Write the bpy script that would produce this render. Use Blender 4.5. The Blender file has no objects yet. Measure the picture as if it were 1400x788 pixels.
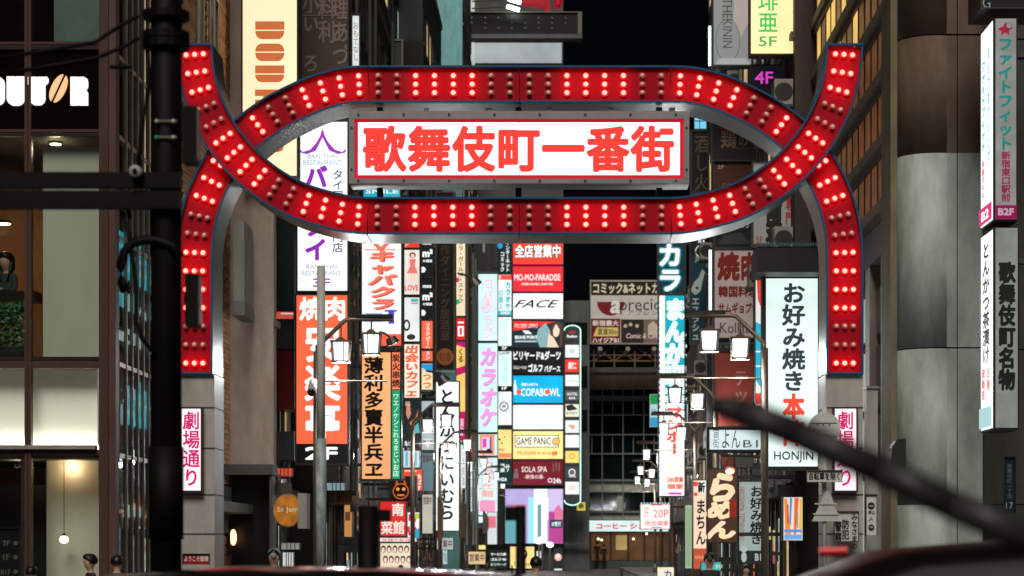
import bpy, math, random
from mathutils import Vector, Matrix
random.seed(7)
S = bpy.context.scene
COL = S.collection

# ---------------------------------------------------------------- camera, world, sun, exposure
K = 3111.1            # focal length in photo pixels (80 mm on 36 mm, 1400 px wide)
VX, VY, EYE = 770.0, 745.0, 1.7
cd = bpy.data.cameras.new('camera'); cam = bpy.data.objects.new('camera', cd); COL.objects.link(cam)
cam.location = (0, 0, EYE); cam.rotation_euler = (math.radians(90), 0, 0)
cd.lens = 80; cd.sensor_width = 36
cd.shift_x = -(VX-700)/1400; cd.shift_y = (VY-394)/1400
cd.clip_start = 0.1; cd.clip_end = 2000
cd.dof.use_dof = True; cd.dof.focus_distance = 36; cd.dof.aperture_fstop = 2.8
S.camera = cam
wd = bpy.data.worlds.new('World'); S.world = wd; wd.use_nodes = True
wn = wd.node_tree; bg = wn.nodes['Background']
sky = wn.nodes.new('ShaderNodeTexSky'); sky.sky_type = 'NISHITA'; sky.sun_disc = False
SUN_EL, SUN_AZ = 42, 184
sky.sun_elevation = math.radians(SUN_EL); sky.sun_rotation = math.radians(SUN_AZ)
wn.links.new(sky.outputs[0], bg.inputs[0]); bg.inputs[1].default_value = 0.0003
sl = bpy.data.lights.new('fill_sun', 'SUN'); sl.energy = 2.1; sl.angle = math.radians(24); sl.color = (1.0, .93, .84)  # frontal fill standing in for street lamps behind the camera
so = bpy.data.objects.new('fill_sun', sl); COL.objects.link(so)
az = math.radians(SUN_AZ); el = math.radians(SUN_EL)
d = Vector((math.sin(az)*math.cos(el), math.cos(az)*math.cos(el), math.sin(el)))
so.rotation_euler = d.to_track_quat('Z', 'Y').to_euler(); so.location = (0, 0, 60)
S.view_settings.view_transform = 'Standard'; S.view_settings.look = 'None'
S.view_settings.exposure = 0.0; S.view_settings.gamma = 1.0
S.cycles.max_bounces = 6; S.cycles.transparent_max_bounces = 12
S.cycles.sample_clamp_indirect = 4.0; S.cycles.use_denoising = True

# ---------------------------------------------------------------- helpers
def W(px, py, Y):     # a photo pixel at depth Y -> world point
    return Vector(((px-VX)*Y/K, Y, EYE+(VY-py)*Y/K))
def X_(px, Y): return (px-VX)*Y/K
def Z_(py, Y): return EYE+(VY-py)*Y/K
def YX(px, X): return X*K/(px-VX)      # depth at which plane X shows at column px
def lin(c):
    return tuple(((v/255)/12.92 if v/255 <= .04045 else ((v/255+.055)/1.055)**2.4) for v in c[:3])

_m = {}
def _new(key, name):
    m = bpy.data.materials.new(name); m.use_nodes = True; m.node_tree.nodes.clear(); _m[key] = m
    return m, m.node_tree
def paint(c, rough=.6, metal=0.0, noise=.25, scale=3.0, bump=0.0, name='paint', spec=.4):
    """diffuse / metal surface with cloudy dirt; c is linear albedo"""
    key = ('p', tuple(round(v, 4) for v in c), rough, metal, noise, scale, bump)
    if key in _m: return _m[key]
    m, t = _new(key, name); N = t.nodes; L = t.links
    out = N.new('ShaderNodeOutputMaterial'); b = N.new('ShaderNodeBsdfPrincipled')
    tc = N.new('ShaderNodeTexCoord'); nz = N.new('ShaderNodeTexNoise')
    mp = N.new('ShaderNodeMapping'); mp.inputs['Scale'].default_value = (1, 1, .35)
    L.new(tc.outputs['Object'], mp.inputs[0]); L.new(mp.outputs[0], nz.inputs['Vector'])
    nz.inputs['Scale'].default_value = scale; nz.inputs['Detail'].default_value = 6; nz.inputs['Roughness'].default_value = .65
    mr = N.new('ShaderNodeMapRange'); mr.inputs['From Min'].default_value = .3; mr.inputs['From Max'].default_value = .7
    mr.inputs['To Min'].default_value = 1-noise; mr.inputs['To Max'].default_value = 1+noise*.5
    L.new(nz.outputs['Fac'], mr.inputs['Value'])
    mx = N.new('ShaderNodeVectorMath'); mx.operation = 'SCALE'; mx.inputs[0].default_value = c
    L.new(mr.outputs[0], mx.inputs['Scale']); L.new(mx.outputs[0], b.inputs['Base Color'])
    b.inputs['Roughness'].default_value = rough; b.inputs['Metallic'].default_value = metal
    b.inputs['Specular IOR Level'].default_value = spec
    if bump:
        n2 = N.new('ShaderNodeTexNoise'); n2.inputs['Scale'].default_value = 45; n2.inputs['Detail'].default_value = 5
        L.new(tc.outputs['Object'], n2.inputs['Vector'])
        bp = N.new('ShaderNodeBump'); bp.inputs['Strength'].default_value = bump; bp.inputs['Distance'].default_value = .01
        L.new(n2.outputs['Fac'], bp.inputs['Height']); L.new(bp.outputs[0], b.inputs['Normal'])
    L.new(b.outputs[0], out.inputs[0]); return m
def P8(c, **k): return paint(lin(c), **k)      # colour given as 0-255
def glow(c, s=1.0, vary=.1, sample=True, scale=1.2, name='glow_surface'):
    """surface that gives off light (backlit acrylic, lamp, screen, or glow standing in for light); c is 0-255"""
    key = ('e', tuple(c), s, vary, sample, scale)
    if key in _m: return _m[key]
    m, t = _new(key, name); N = t.nodes; L = t.links
    out = N.new('ShaderNodeOutputMaterial'); b = N.new('ShaderNodeBsdfPrincipled')
    lc = lin(c); b.inputs['Base Color'].default_value = (*[min(.25, v*.25) for v in lc], 1); b.inputs['Roughness'].default_value = .35
    b.inputs['Emission Color'].default_value = (*lc, 1); b.inputs['Emission Strength'].default_value = s
    if vary:
        tc = N.new('ShaderNodeTexCoord'); nz = N.new('ShaderNodeTexNoise'); nz.inputs['Scale'].default_value = scale
        nz.inputs['Detail'].default_value = 3
        L.new(tc.outputs['Object'], nz.inputs['Vector'])
        mr = N.new('ShaderNodeMapRange'); mr.inputs['From Min'].default_value = .3; mr.inputs['From Max'].default_value = .7
        mr.inputs['To Min'].default_value = s*(1-vary); mr.inputs['To Max'].default_value = s*(1+vary)
        L.new(nz.outputs['Fac'], mr.inputs['Value']); L.new(mr.outputs[0], b.inputs['Emission Strength'])
    L.new(b.outputs[0], out.inputs[0])
    if not sample: m.cycles.emission_sampling = 'NONE'
    return m
def glass(tint=(1, 1, 1), refl=.1, rough=.02, name='window_glass'):
    key = ('g', tuple(tint), refl, rough)
    if key in _m: return _m[key]
    m, t = _new(key, name); N = t.nodes; L = t.links
    out = N.new('ShaderNodeOutputMaterial'); tr = N.new('ShaderNodeBsdfTransparent'); gl = N.new('ShaderNodeBsdfGlossy')
    tr.inputs[0].default_value = (*tint, 1); gl.inputs['Roughness'].default_value = rough
    fr = N.new('ShaderNodeFresnel'); ge = N.new('ShaderNodeNewGeometry'); io = N.new('ShaderNodeMapRange')
    io.inputs['To Min'].default_value = 1.45; io.inputs['To Max'].default_value = 1/1.45     # thin sheet: the same mirror on both faces
    L.new(ge.outputs['Backfacing'], io.inputs['Value']); L.new(io.outputs[0], fr.inputs[0])
    ad = N.new('ShaderNodeMath'); ad.operation = 'ADD'; ad.use_clamp = True; ad.inputs[1].default_value = refl
    L.new(fr.outputs[0], ad.inputs[0])
    mx = N.new('ShaderNodeMixShader'); L.new(ad.outputs[0], mx.inputs[0]); L.new(tr.outputs[0], mx.inputs[1]); L.new(gl.outputs[0], mx.inputs[2])
    L.new(mx.outputs[0], out.inputs[0]); return m

class MB:
    """collects shapes and links them as ONE mesh object"""
    def __init__(s): s.v = []; s.f = []
    def box(s, x0, x1, y0, y1, z0, z1):
        if x0 > x1: x0, x1 = x1, x0
        if y0 > y1: y0, y1 = y1, y0
        if z0 > z1: z0, z1 = z1, z0
        n = len(s.v)
        s.v += [(x0,y0,z0),(x1,y0,z0),(x1,y1,z0),(x0,y1,z0),(x0,y0,z1),(x1,y0,z1),(x1,y1,z1),(x0,y1,z1)]
        s.f += [tuple(n+i for i in q) for q in ((0,3,2,1),(4,5,6,7),(0,1,5,4),(1,2,6,5),(2,3,7,6),(3,0,4,7))]
        return s
    def pbox(s, x0, y0, x1, y1, Y, D):      # photo-pixel rectangle at depth Y, D metres deep
        return s.box(X_(x0,Y), X_(x1,Y), Y, Y+D, Z_(y0,Y), Z_(y1,Y))
    def tube(s, pts, r, n=8, r2=None, cap=True):
        pts = [Vector(p) for p in pts]; base = len(s.v); m = len(pts)
        for i, p in enumerate(pts):
            t = (pts[min(i+1,m-1)]-pts[max(i-1,0)]).normalized()
            a = t.cross(Vector((0,0,1)))
            if a.length < .05: a = t.cross(Vector((0,1,0)))
            a.normalize(); b = t.cross(a); rr = r if r2 is None else r+(r2-r)*i/(m-1)
            for k in range(n):
                an = 2*math.pi*k/n; s.v.append(tuple(p+a*rr*math.cos(an)+b*rr*math.sin(an)))
        for i in range(m-1):
            for k in range(n):
                k2 = (k+1) % n
                s.f.append((base+i*n+k, base+i*n+k2, base+(i+1)*n+k2, base+(i+1)*n+k))
        if cap:
            s.f.append(tuple(base+k for k in range(n))[::-1]); s.f.append(tuple(base+(m-1)*n+k for k in range(n)))
        return s
    def prism(s, poly, y0, y1):             # polygon of (x, z), from depth y0 to y1
        n = len(s.v); k = len(poly)
        s.v += [(x, y0, z) for x, z in poly]+[(x, y1, z) for x, z in poly]
        s.f.append(tuple(n+i for i in range(k))); s.f.append(tuple(n+k+i for i in range(k))[::-1])
        for i in range(k):
            j = (i+1) % k; s.f.append((n+i, n+k+i, n+k+j, n+j))
        return s
    def sphere(s, c, r, n=10, m=6, sy=1, sz=1):
        b = len(s.v); c = Vector(c)
        for i in range(m+1):
            th = math.pi*i/m
            for k in range(n):
                ph = 2*math.pi*k/n
                s.v.append((c.x+r*math.sin(th)*math.cos(ph), c.y+r*sy*math.sin(th)*math.sin(ph), c.z+r*sz*math.cos(th)))
        for i in range(m):
            for k in range(n):
                k2 = (k+1) % n; s.f.append((b+i*n+k, b+(i+1)*n+k, b+(i+1)*n+k2, b+i*n+k2))
        return s
    def add(s, verts, faces):
        n = len(s.v); s.v += [tuple(v) for v in verts]; s.f += [tuple(n+i for i in f) for f in faces]; return s
    def obj(s, name, mat, parent=None, smooth=False):
        me = bpy.data.meshes.new(name); me.from_pydata(s.v, [], s.f); me.materials.append(mat); me.validate()
        if smooth: me.shade_smooth()
        o = bpy.data.objects.new(name, me); COL.objects.link(o)
        if parent is not None: child(o, parent)
        return o
def wpos(o):
    p = Matrix.Identity(4)
    while o is not None: p = (o.matrix_parent_inverse if o.parent else Matrix.Identity(4)) @ o.matrix_basis @ p; o = o.parent
    return p
def child(o, parent):
    o.parent = parent; o.matrix_parent_inverse = wpos(parent).inverted()
def tag(o, label=None, cat=None, group=None, kind=None):
    if label: o['label'] = label
    if cat: o['category'] = cat
    if group: o['group'] = group
    if kind: o['kind'] = kind
    return o
def thing(name, label, cat, loc, group=None):
    e = bpy.data.objects.new(name, None); COL.objects.link(e); e.empty_display_size = .2
    e.location = loc; return tag(e, label, cat, group)
def copy_tree(o, parent=None):
    c = o.copy(); COL.objects.link(c)
    if parent is not None: c.parent = parent
    for ch in list(o.children): copy_tree(ch, c)
    return c

_g = {}
def glyph(txt, bold=0.0, res=2, shear=0.0):
    key = (txt, bold, res, shear)
    if key in _g: return _g[key]
    c = bpy.data.curves.new('g', 'FONT'); c.body = txt; c.size = 1; c.resolution_u = res; c.offset = bold; c.shear = shear
    o = bpy.data.objects.new('g', c); me = o.to_mesh()
    v = [(p.co.x, p.co.y) for p in me.vertices]; f = [tuple(p.vertices) for p in me.polygons]
    o.to_mesh_clear(); bpy.data.objects.remove(o); bpy.data.curves.remove(c)
    _g[key] = (v, f); return _g[key]
def solid(v2, f, fn, th):
    """flat outline -> thin solid; fn maps (x, z) + layer to world"""
    n = len(v2); vs = [fn(a, b, 0) for a, b in v2]+[fn(a, b, th) for a, b in v2]
    fs = [q for q in f]+[tuple(n+i for i in q)[::-1] for q in f]
    cnt = {}
    for q in f:
        for i in range(len(q)):
            e = (q[i], q[(i+1) % len(q)]); cnt[e] = 1
    for (a, b) in list(cnt):
        if (b, a) not in cnt: fs.append((b, a, a+n, b+n))
    return vs, fs
def fit(v, x0, z0, x1, z1, rot=0):
    if rot: v = [(y, -x) for x, y in v] if rot > 0 else [(-y, x) for x, y in v]
    ax = min(p[0] for p in v); bx = max(p[0] for p in v); ay = min(p[1] for p in v); by = max(p[1] for p in v)
    sx = (x1-x0)/max(bx-ax, 1e-6); sz = (z1-z0)/max(by-ay, 1e-6)
    return [(x0+(x-ax)*sx, z0+(y-ay)*sz) for x, y in v]

# items drawn on a sign, in photo pixels of the sign's own plane
def T(txt, x0, y0, x1, y1, c, bold=.0, rot=0, shear=0, name='lettering'): return ('T', txt, x0, y0, x1, y1, c, bold, rot, shear, name)
def V(txt, xc, y0, y1, w, c, bold=.02, name='lettering', s=1.0, sh=0): return ('V', txt, xc, y0, y1, w, c, bold, name, s, sh)
def R(x0, y0, x1, y1, c, name='printed_panel'): return ('R', x0, y0, x1, y1, c, name)
def D(cx, cy, r, c, name='printed_disc', ry=None): return ('D', cx, cy, r, c, name, ry or r)
def PG(pts, c, name='printed_shape'): return ('P', pts, c, name)

def stamp(mb, v, f, fn, th, rx, rz, bold):
    """a heavier weight: the same outline laid over itself, shifted round a small circle"""
    mb.add(*solid(v, f, fn, th))
    if bold < .012: return
    k = 4 if bold < .03 else 8 if bold < .07 else 12
    for i in range(k):
        a = 2*math.pi*(i+.5)/k; dx, dz = rx*math.cos(a), rz*math.sin(a)
        mb.add([fn(x+dx, z+dz, -.00012*(i+1)) for x, z in v], f)

def imat(c, lit, s):
    if lit and sum(c) > 110: return glow(c, s, 0, False)
    return P8(c, rough=.5, noise=.1)
def draw(items, parent, Y, lit=True, s=1.0, X=None, mapf=None, step=.004):
    """builds every item as a thin solid proud of the face at depth Y"""
    lay = 0
    for it in items:
        lay += 1
        off = .006+step*lay
        if mapf is None:
            def fn(px, pz, t, off=off): return (X_(px, Y), Y-off+t, Z_(-pz, Y))
        else:
            def fn(px, pz, t, off=off): return mapf(px, -pz, off-t)
        mb = MB(); k = it[0]; th = .003
        if k == 'T':
            _, txt, x0, y0, x1, y1, c, bold, rot, sh, nm = it
            v, f = glyph(txt, 0, 2, sh)
            if not v: continue
            ax = [p[0] for p in v]; ay = [p[1] for p in v]
            ux, uy = (x1-x0)/max(max(ax)-min(ax), .2), (y1-y0)/max(max(ay)-min(ay), .2)
            if rot: ux, uy = (x1-x0)/max(max(ay)-min(ay), .2), (y1-y0)/max(max(ax)-min(ax), .2)
            stamp(mb, fit(v, x0+bold*ux, -y1+bold*uy, x1-bold*ux, -y0-bold*uy, rot), f, fn, th, bold*ux, bold*uy, bold)
        elif k == 'V':
            _, txt, xc, y0, y1, w, c, bold, nm, sc, shr = it
            n = len(txt); ch = (y1-y0)/n
            for i, g in enumerate(txt):
                if g == ' ': continue
                v, f = glyph(g)
                a = [((x-.5+shr*(y-.38))*sc, (y-.38)*sc) for x, y in v]
                if g in 'ー-〜': a = [(y, -x) for x, y in a]
                cy = -(y0+ch*(i+.5))
                if ord(g) < 200:
                    mx = (min(p[0] for p in a)+max(p[0] for p in a))/2; my = (min(p[1] for p in a)+max(p[1] for p in a))/2
                    a = [(x-mx, y-my) for x, y in a]
                stamp(mb, [(xc+x*w, cy+y*ch) for x, y in a], f, fn, th, bold*w, bold*ch, bold)
        elif k == 'R':
            _, x0, y0, x1, y1, c, nm = it
            mb.add(*solid([(x0,-y1),(x1,-y1),(x1,-y0),(x0,-y0)], [(0,1,2,3)], fn, th))
        elif k == 'D':
            _, cx, cy, r, c, nm, ry = it
            n = 24; mb.add(*solid([(cx+r*math.cos(2*math.pi*i/n), -cy+ry*math.sin(2*math.pi*i/n)) for i in range(n)], [tuple(range(n))], fn, th))
        elif k == 'P':
            _, pts, c, nm = it
            mb.add(*solid([(a, -b) for a, b in pts], [tuple(range(len(pts)))], fn, th))
        mb.obj(nm, imat(c, lit, s), parent)

CASE = (60, 58, 56)
SX = {'L': -6.0, 'R': 5.0}
def sign(name, label, x0, y0, x1, y1, Y, face, items=(), D_=.35, s=1.0, lit=True, case=CASE, lip=2.0, mount=None,
         cat='sign', group=None, bands=None, vary=.13, mx=None):
    """box sign: casing with a raised lip, face(s), lettering; mount adds wall brackets"""
    lipm = lip*Y/K
    e = thing(name, label, cat, (X_((x0+x1)/2, Y), Y+D_/2, Z_(y1, Y)), group)
    cm = P8(case, rough=.45, noise=.2)
    X0, X1, Z0, Z1 = X_(x0, Y), X_(x1, Y), Z_(y1, Y), Z_(y0, Y)
    b = MB().box(X0, X1, Y, Y+D_, Z0, Z1)
    f = .05
    b.box(X0, X1, Y-f, Y-.001, Z1-lipm, Z1).box(X0, X1, Y-f, Y-.001, Z0, Z0+lipm)
    b.box(X0, X0+lipm, Y-f, Y-.001, Z0+lipm+.001, Z1-lipm-.001).box(X1-lipm, X1, Y-f, Y-.001, Z0+lipm+.001, Z1-lipm-.001)
    b.obj('casing', cm, e)
    g = .0015
    for (a, c2) in (bands or [(y0+lip, y1-lip)]):
        fm = glow(face, s, vary, True, .8) if lit else P8(face, rough=.4, noise=.18)
        MB().box(X0+lipm+g, X1-lipm-g, Y-.006, Y-.0015, Z_(c2, Y)+g, Z_(a, Y)-g).obj('sign_face', fm, e)
    draw(items, e, Y, lit, s)
    if mount:
        wx = SX[mount] if mx is None else mx
        m = MB(); z = (Z0+Z1)/2; h = (Z1-Z0)*.38
        for zz in (z-h, z+h):
            if mount == 'L' and X0 > wx: m.box(wx, X0-.001, Y+D_*.35, Y+D_*.65, zz-.04, zz+.04)
            if mount == 'R' and X1 < wx: m.box(X1+.001, wx, Y+D_*.35, Y+D_*.65, zz-.04, zz+.04)
        if m.v: m.obj('mounting_bracket', P8((70, 68, 64), metal=.6, rough=.5), e)
    return e
# ---------------------------------------------------------------- the ground
def ground():
    MB().box(-60, 60, -10, 400, -.3, -.16).obj('ground', paint((.05,.05,.052), rough=.9), None)['kind'] = 'structure'
    r = MB().box(-60, 60, -10, 33.2, -.158, 0).obj('road', paint((.045,.045,.048), rough=.55, noise=.4, scale=1.5, bump=.4)); r['kind'] = 'structure'
    MB().box(-60, 60, 33.4, 40.5, -.158, .13).obj('pavement', paint((.22,.21,.2), rough=.6, noise=.3)).__setitem__('kind', 'structure')
    MB().box(-4.4, 3.9, 40.52, 160, -.158, .01).obj('street', paint((.09,.085,.08), rough=.45, noise=.4, scale=1.2)).__setitem__('kind', 'structure')
    MB().box(-8, -4.41, 40.52, 160, -.158, .12).obj('pavement', paint((.2,.19,.18), rough=.6)).__setitem__('kind', 'structure')
    MB().box(3.91, 8, 40.52, 160, -.158, .12).obj('pavement', paint((.2,.19,.18), rough=.6)).__setitem__('kind', 'structure')
    k = MB().box(-60, 60, 33.21, 33.39, -.158, .15).obj('kerb', paint((.35,.34,.33), rough=.7)); k['kind'] = 'structure'
    m = MB()
    for i in range(30): m.box(-58+i*4, -56+i*4, 22.4, 22.55, .001, .005)
    m.obj('lane_marking', paint((.7,.7,.68), rough=.6)); bpy.data.objects['lane_marking']['kind'] = 'structure'
ground()

# ---------------------------------------------------------------- the gate
AX = 710.0; GY = 35.0
def spline(pts, n=14):
    out = []; P = [(pts[0][0]-27, pts[0][1])]+list(pts)+[pts[-1]]
    for i in range(1, len(P)-2):
        a, b, c, d_ = P[i-1], P[i], P[i+1], P[i+2]
        for j in range(n):
            t = j/n
            out.append(tuple(.5*((2*b[k])+(-a[k]+c[k])*t+(2*a[k]-5*b[k]+4*c[k]-d_[k])*t*t+(-a[k]+3*b[k]-3*c[k]+d_[k])*t**3) for k in (0, 1)))
    out.append(tuple(pts[-1])); return out
def resample(pts, n):
    L = [0]
    for a, b in zip(pts, pts[1:]): L.append(L[-1]+math.hypot(b[0]-a[0], b[1]-a[1]))
    out = []; j = 0
    for i in range(n+1):
        t = L[-1]*i/n
        while j < len(L)-2 and L[j+1] < t: j += 1
        u = (t-L[j])/max(L[j+1]-L[j], 1e-9)
        out.append((pts[j][0]+(pts[j+1][0]-pts[j][0])*u, pts[j][1]+(pts[j+1][1]-pts[j][1])*u))
    return out, L[-1]
FR = [(918,112),(950,114),(985,123),(1015,135.5),(1050,154),(1085,180),(1112,210),(1132,243),(1146,277),(1154.5,315),(1157,352),(1157,420),(1157,508)]
SM = [(918,295),(945,292.6),(978,285),(1012,274),(1049,254),(1083,227),(1111,195),(1131,162),(1145,128),(1152,98),(1155,62)]
gate = thing('street_gate', 'red illuminated entrance arch with looping bands of bulbs over the street mouth', 'gate', (X_(AX, GY), GY+.5, 0))
m_case = P8((112,110,104), metal=.85, rough=.28, noise=.25, scale=2)
m_rim = P8((8,84,124), rough=.35, noise=.15)
m_red = paint((.42,.004,.016), rough=.42, noise=.12, scale=2, name='red_enamel', spec=.12)
m_lit = glow((255,190,170), 1.0, 0.0, True, 9.9)
_pb = [n for n in m_lit.node_tree.nodes if n.type == 'BSDF_PRINCIPLED'][0]
_pb.inputs['Emission Color'].default_value = (1.0, .075, .06, 1); _pb.inputs['Emission Strength'].default_value = 10   # red bulbs, overexposed to pink
m_off = P8((246,196,182), rough=.35, noise=.05)
m_sock = paint((.45,.006,.012), rough=.5, noise=0)
_b = MB().sphere((0,0,0), .037, 12, 7, sy=1.0); bulb_me = None
HW = 25.3
def mirror(p): return (2*AX-p[0], p[1])
def sweep(pts, prof, Y):
    """pts in px; prof polygon of (n_px, y_m) offsets"""
    v = []; f = []; k = len(prof); n = len(pts)
    for i, p in enumerate(pts):
        a = pts[max(i-1,0)]; b = pts[min(i+1,n-1)]; tx, ty = b[0]-a[0], b[1]-a[1]; l = math.hypot(tx, ty); nx, ny = -ty/l, tx/l
        for (nn, yy) in prof: v.append((X_(p[0]+nx*nn, GY), Y+yy, Z_(p[1]+ny*nn, GY)))
    for i in range(n-1):
        for j in range(k):
            j2 = (j+1) % k; f.append((i*k+j, i*k+j2, (i+1)*k+j2, (i+1)*k+j))
    f.append(tuple(range(k))[::-1]); f.append(tuple((n-1)*k+j for j in range(k)))
    return v, f
def rect(n0, n1, y0, y1): return [(n0,y0),(n1,y0),(n1,y1),(n0,y1)]
def bulb_at(px, py, Y, lit):
    global bulb_me
    nm = 'lit_bulb' if lit else 'unlit_bulb'
    if bulb_me is None:
        bulb_me = {}
        for kk, mm in (('lit_bulb', m_lit), ('unlit_bulb', m_off)):
            me = bpy.data.meshes.new(kk); me.from_pydata(_b.v, [], _b.f); me.materials.append(mm); me.shade_smooth(); bulb_me[kk] = me
    o = bpy.data.objects.new(nm, bulb_me[nm]); COL.objects.link(o)
    o.location = (X_(px, GY), Y+.02, Z_(py, GY)); child(o, gate)
sockets = MB()
def band(pts, Y, pattern, depth, flip=False, name='band'):
    c = MB(); c.add(*sweep(pts, rect(-HW, HW, .11, depth), Y)); c.obj('casing', m_case, gate)
    rm = MB(); rm.add(*sweep(pts, rect(-HW-.3, -HW+2.4, 0, .109), Y)); rm.add(*sweep(pts, rect(HW-2.4, HW+.3, 0, .109), Y)); rm.obj('rim', m_rim, gate)
    fc = MB(); fc.add(*sweep(pts, rect(-HW+2.5, HW-2.5, .075, .108), Y)); fc.obj('red_panel', m_red, gate)
    n = len(pattern); rs, L = resample(pts, n*2)
    for i, ch in enumerate(pattern):
        if ch == ' ': continue
        p = rs[i*2+1]; a = rs[i*2]; b = rs[i*2+2]; tx, ty = b[0]-a[0], b[1]-a[1]; l = math.hypot(tx, ty); nx, ny = -ty/l, tx/l
        for q in (-11.7, 0, 11.7):
            x, y = p[0]+nx*q, p[1]+ny*q
            bulb_at(x, y, Y, ch == 'L')
            P = W(x, y, GY); sockets.tube([(P.x, Y+.0745, P.z), (P.x, Y+.058, P.z)], .062, 12)
def endcap(p, Y):
    m = MB(); x0, x1 = X_(p[0]-HW-.3, GY), X_(p[0]+HW+.3, GY); z = Z_(p[1], GY)
    s_ = 1 if p[1] < 300 else -1
    m.box(x0, x1, Y-.001, Y+.11, z+s_*.0005, z+s_*.032); m.obj('rim', m_rim, gate)
YF, YS = GY+.16, GY
pf = 'LLLLUULLLLLLUULLLLUUL'; pf = 'LLLLUUL  LLLUULLLLUUL'
ps = 'LLLLUULLLLUULLL'
for side in (0, 1):
    f = resample(spline(FR), 90)[0]; s_ = resample(spline(SM), 80)[0]
    if side: f = [mirror(p) for p in f][::-1]; s_ = [mirror(p) for p in s_][::-1]
    band(f, YF, pf[::-1] if side else pf, 1.06)
    band(s_, YS, ps[::-1] if side else ps, 1.10)
    endcap(f[0] if side else f[-1], YF); endcap(s_[0] if side else s_[-1], YS)
for cy, Y, dp in ((112, YF, 1.06), (295, YS, 1.10)):
    for xa, xb, pat in ((502.5, 709.6, 'UULLLLUU'), (710.4, 917.6, 'UULLLLUU')):
        band([(xa+(xb-xa)*i/8, cy) for i in range(9)], Y, pat, dp)
sockets.obj('bulb_sockets', m_sock, gate)['kind'] = 'stuff'
# hangers between the bands and the name board
hg = MB()
for px in (516, 708, 903):
    hg.box(X_(px-4, GY), X_(px+4, GY), GY+.45, GY+.6, Z_(153.5, GY), Z_(139, GY))
    hg.box(X_(px-4, GY), X_(px+4, GY), GY+.45, GY+.6, Z_(269, GY), Z_(250.5, GY))
hg.obj('hanger', P8((60,60,58), metal=.5, rough=.5), gate)
# legs under the bands
m_leg = P8((186,180,172), rough=.42, metal=.25, noise=.3, scale=2)
for (xa, xb) in ((238.5, 290), (1131, 1182.5)):
    lg = MB().box(X_(xa, GY), X_(xb, GY), YF+.08, YF+1.04, .13, Z_(510.5, GY)); lg.obj('leg', m_leg, gate)
    for yy in (556, 612, 676, 730):
        MB().box(X_(xa-.6, GY), X_(xb+.6, GY), YF+.07, YF+1.05, Z_(yy+1, GY), Z_(yy-.8, GY)).obj('leg_joint', P8((70,68,66), rough=.5), gate)
for (xa, xb, lb) in ((246.5, 277, 'left'), (1139, 1172.5, 'right')):
    sign('blade_sign', 'white lit theatre street sign with magenta characters on the %s leg of the red gate' % lb, xa, 557, xb, 673, YF-.04,
         (255,244,252), [V('劇場通り', (xa+xb)/2, 562, 666, 24, (205,20,95), .025)], D_=.11, s=1.0, case=(60,40,40), lip=2)
# name board
nb = thing('name_board', 'white lit board with seven large red characters hung inside the red gate', 'sign', (X_(AX, GY), GY+.4, Z_(250, GY)))
bx = MB(); bY = GY+.18
bx.pbox(477, 152, 942.5, 251, bY+.02, .62)
fr_ = [(477,152,942.5,162.3),(477,244.5,942.5,251),(477,162.5,484.5,244.3),(935,162.5,942.5,244.3)]
for r_ in fr_: bx.pbox(*r_, bY-.06, .078)
bx.obj('casing', P8((150,150,150), rough=.4, metal=.5, noise=.15), nb)
rv = MB()
for px in list(range(490, 941, 62)):
    for py in (157.2, 247.6):
        P = W(px, py, bY-.06); rv.tube([(P.x, P.y, P.z), (P.x, P.y-.012, P.z)], .022, 8)
for py in (175, 232):
    for px in (480.7, 938.7):
        P = W(px, py, bY-.06); rv.tube([(P.x, P.y, P.z), (P.x, P.y-.012, P.z)], .02, 8)
rv.obj('rivet_heads', P8((70,70,70), rough=.5, metal=.6), nb)
MB().pbox(484.5, 162.5, 935, 244.3, bY+.008, .011).obj('border', glow((215,12,45), .8, .08), nb)
MB().pbox(489.5, 167.5, 709.6, 239.5, bY-.002, .009).obj('sign_face', glow((255,250,255), 1.25, .03), nb)
MB().pbox(710.2, 167.5, 929.5, 239.5, bY-.002, .009).obj('sign_face', glow((255,250,255), 1.25, .03), nb)
def boldkanji(txt, x0, x1, y0, y1, Y):
    n = len(txt); w = (x1-x0)/n
    for i, ch in enumerate(txt):
        for bold, col, off in ((.038, (185,10,70), .010), (.027, (255,60,48), .016)):
            v, f = glyph(ch, 0, 3)
            a = [(x0+w*(i+.5)+(x-.502)*w*.965, -(y0+y1)/2+(y-.378)*(y1-y0)*1.0) for x, y in v]
            mb = MB(); stamp(mb, a, f, lambda px, pz, t: (X_(px, Y), Y-off+t, Z_(-pz, Y)), .003, bold*w*.965, bold*(y1-y0), .08)
            mb.obj('lettering', glow(col, 1.0, 0, False), nb)
boldkanji('歌舞伎町一番街', 495, 923, 172, 236, bY-.003)
cl = MB()
for px in (583, 668, 751, 835, 919):
    cl.pbox(px-4, 147.5, px+4, 151.9, bY+.1, .2)
cl.obj('lifting_lugs', P8((150,150,150), rough=.5, metal=.5), nb)
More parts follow.
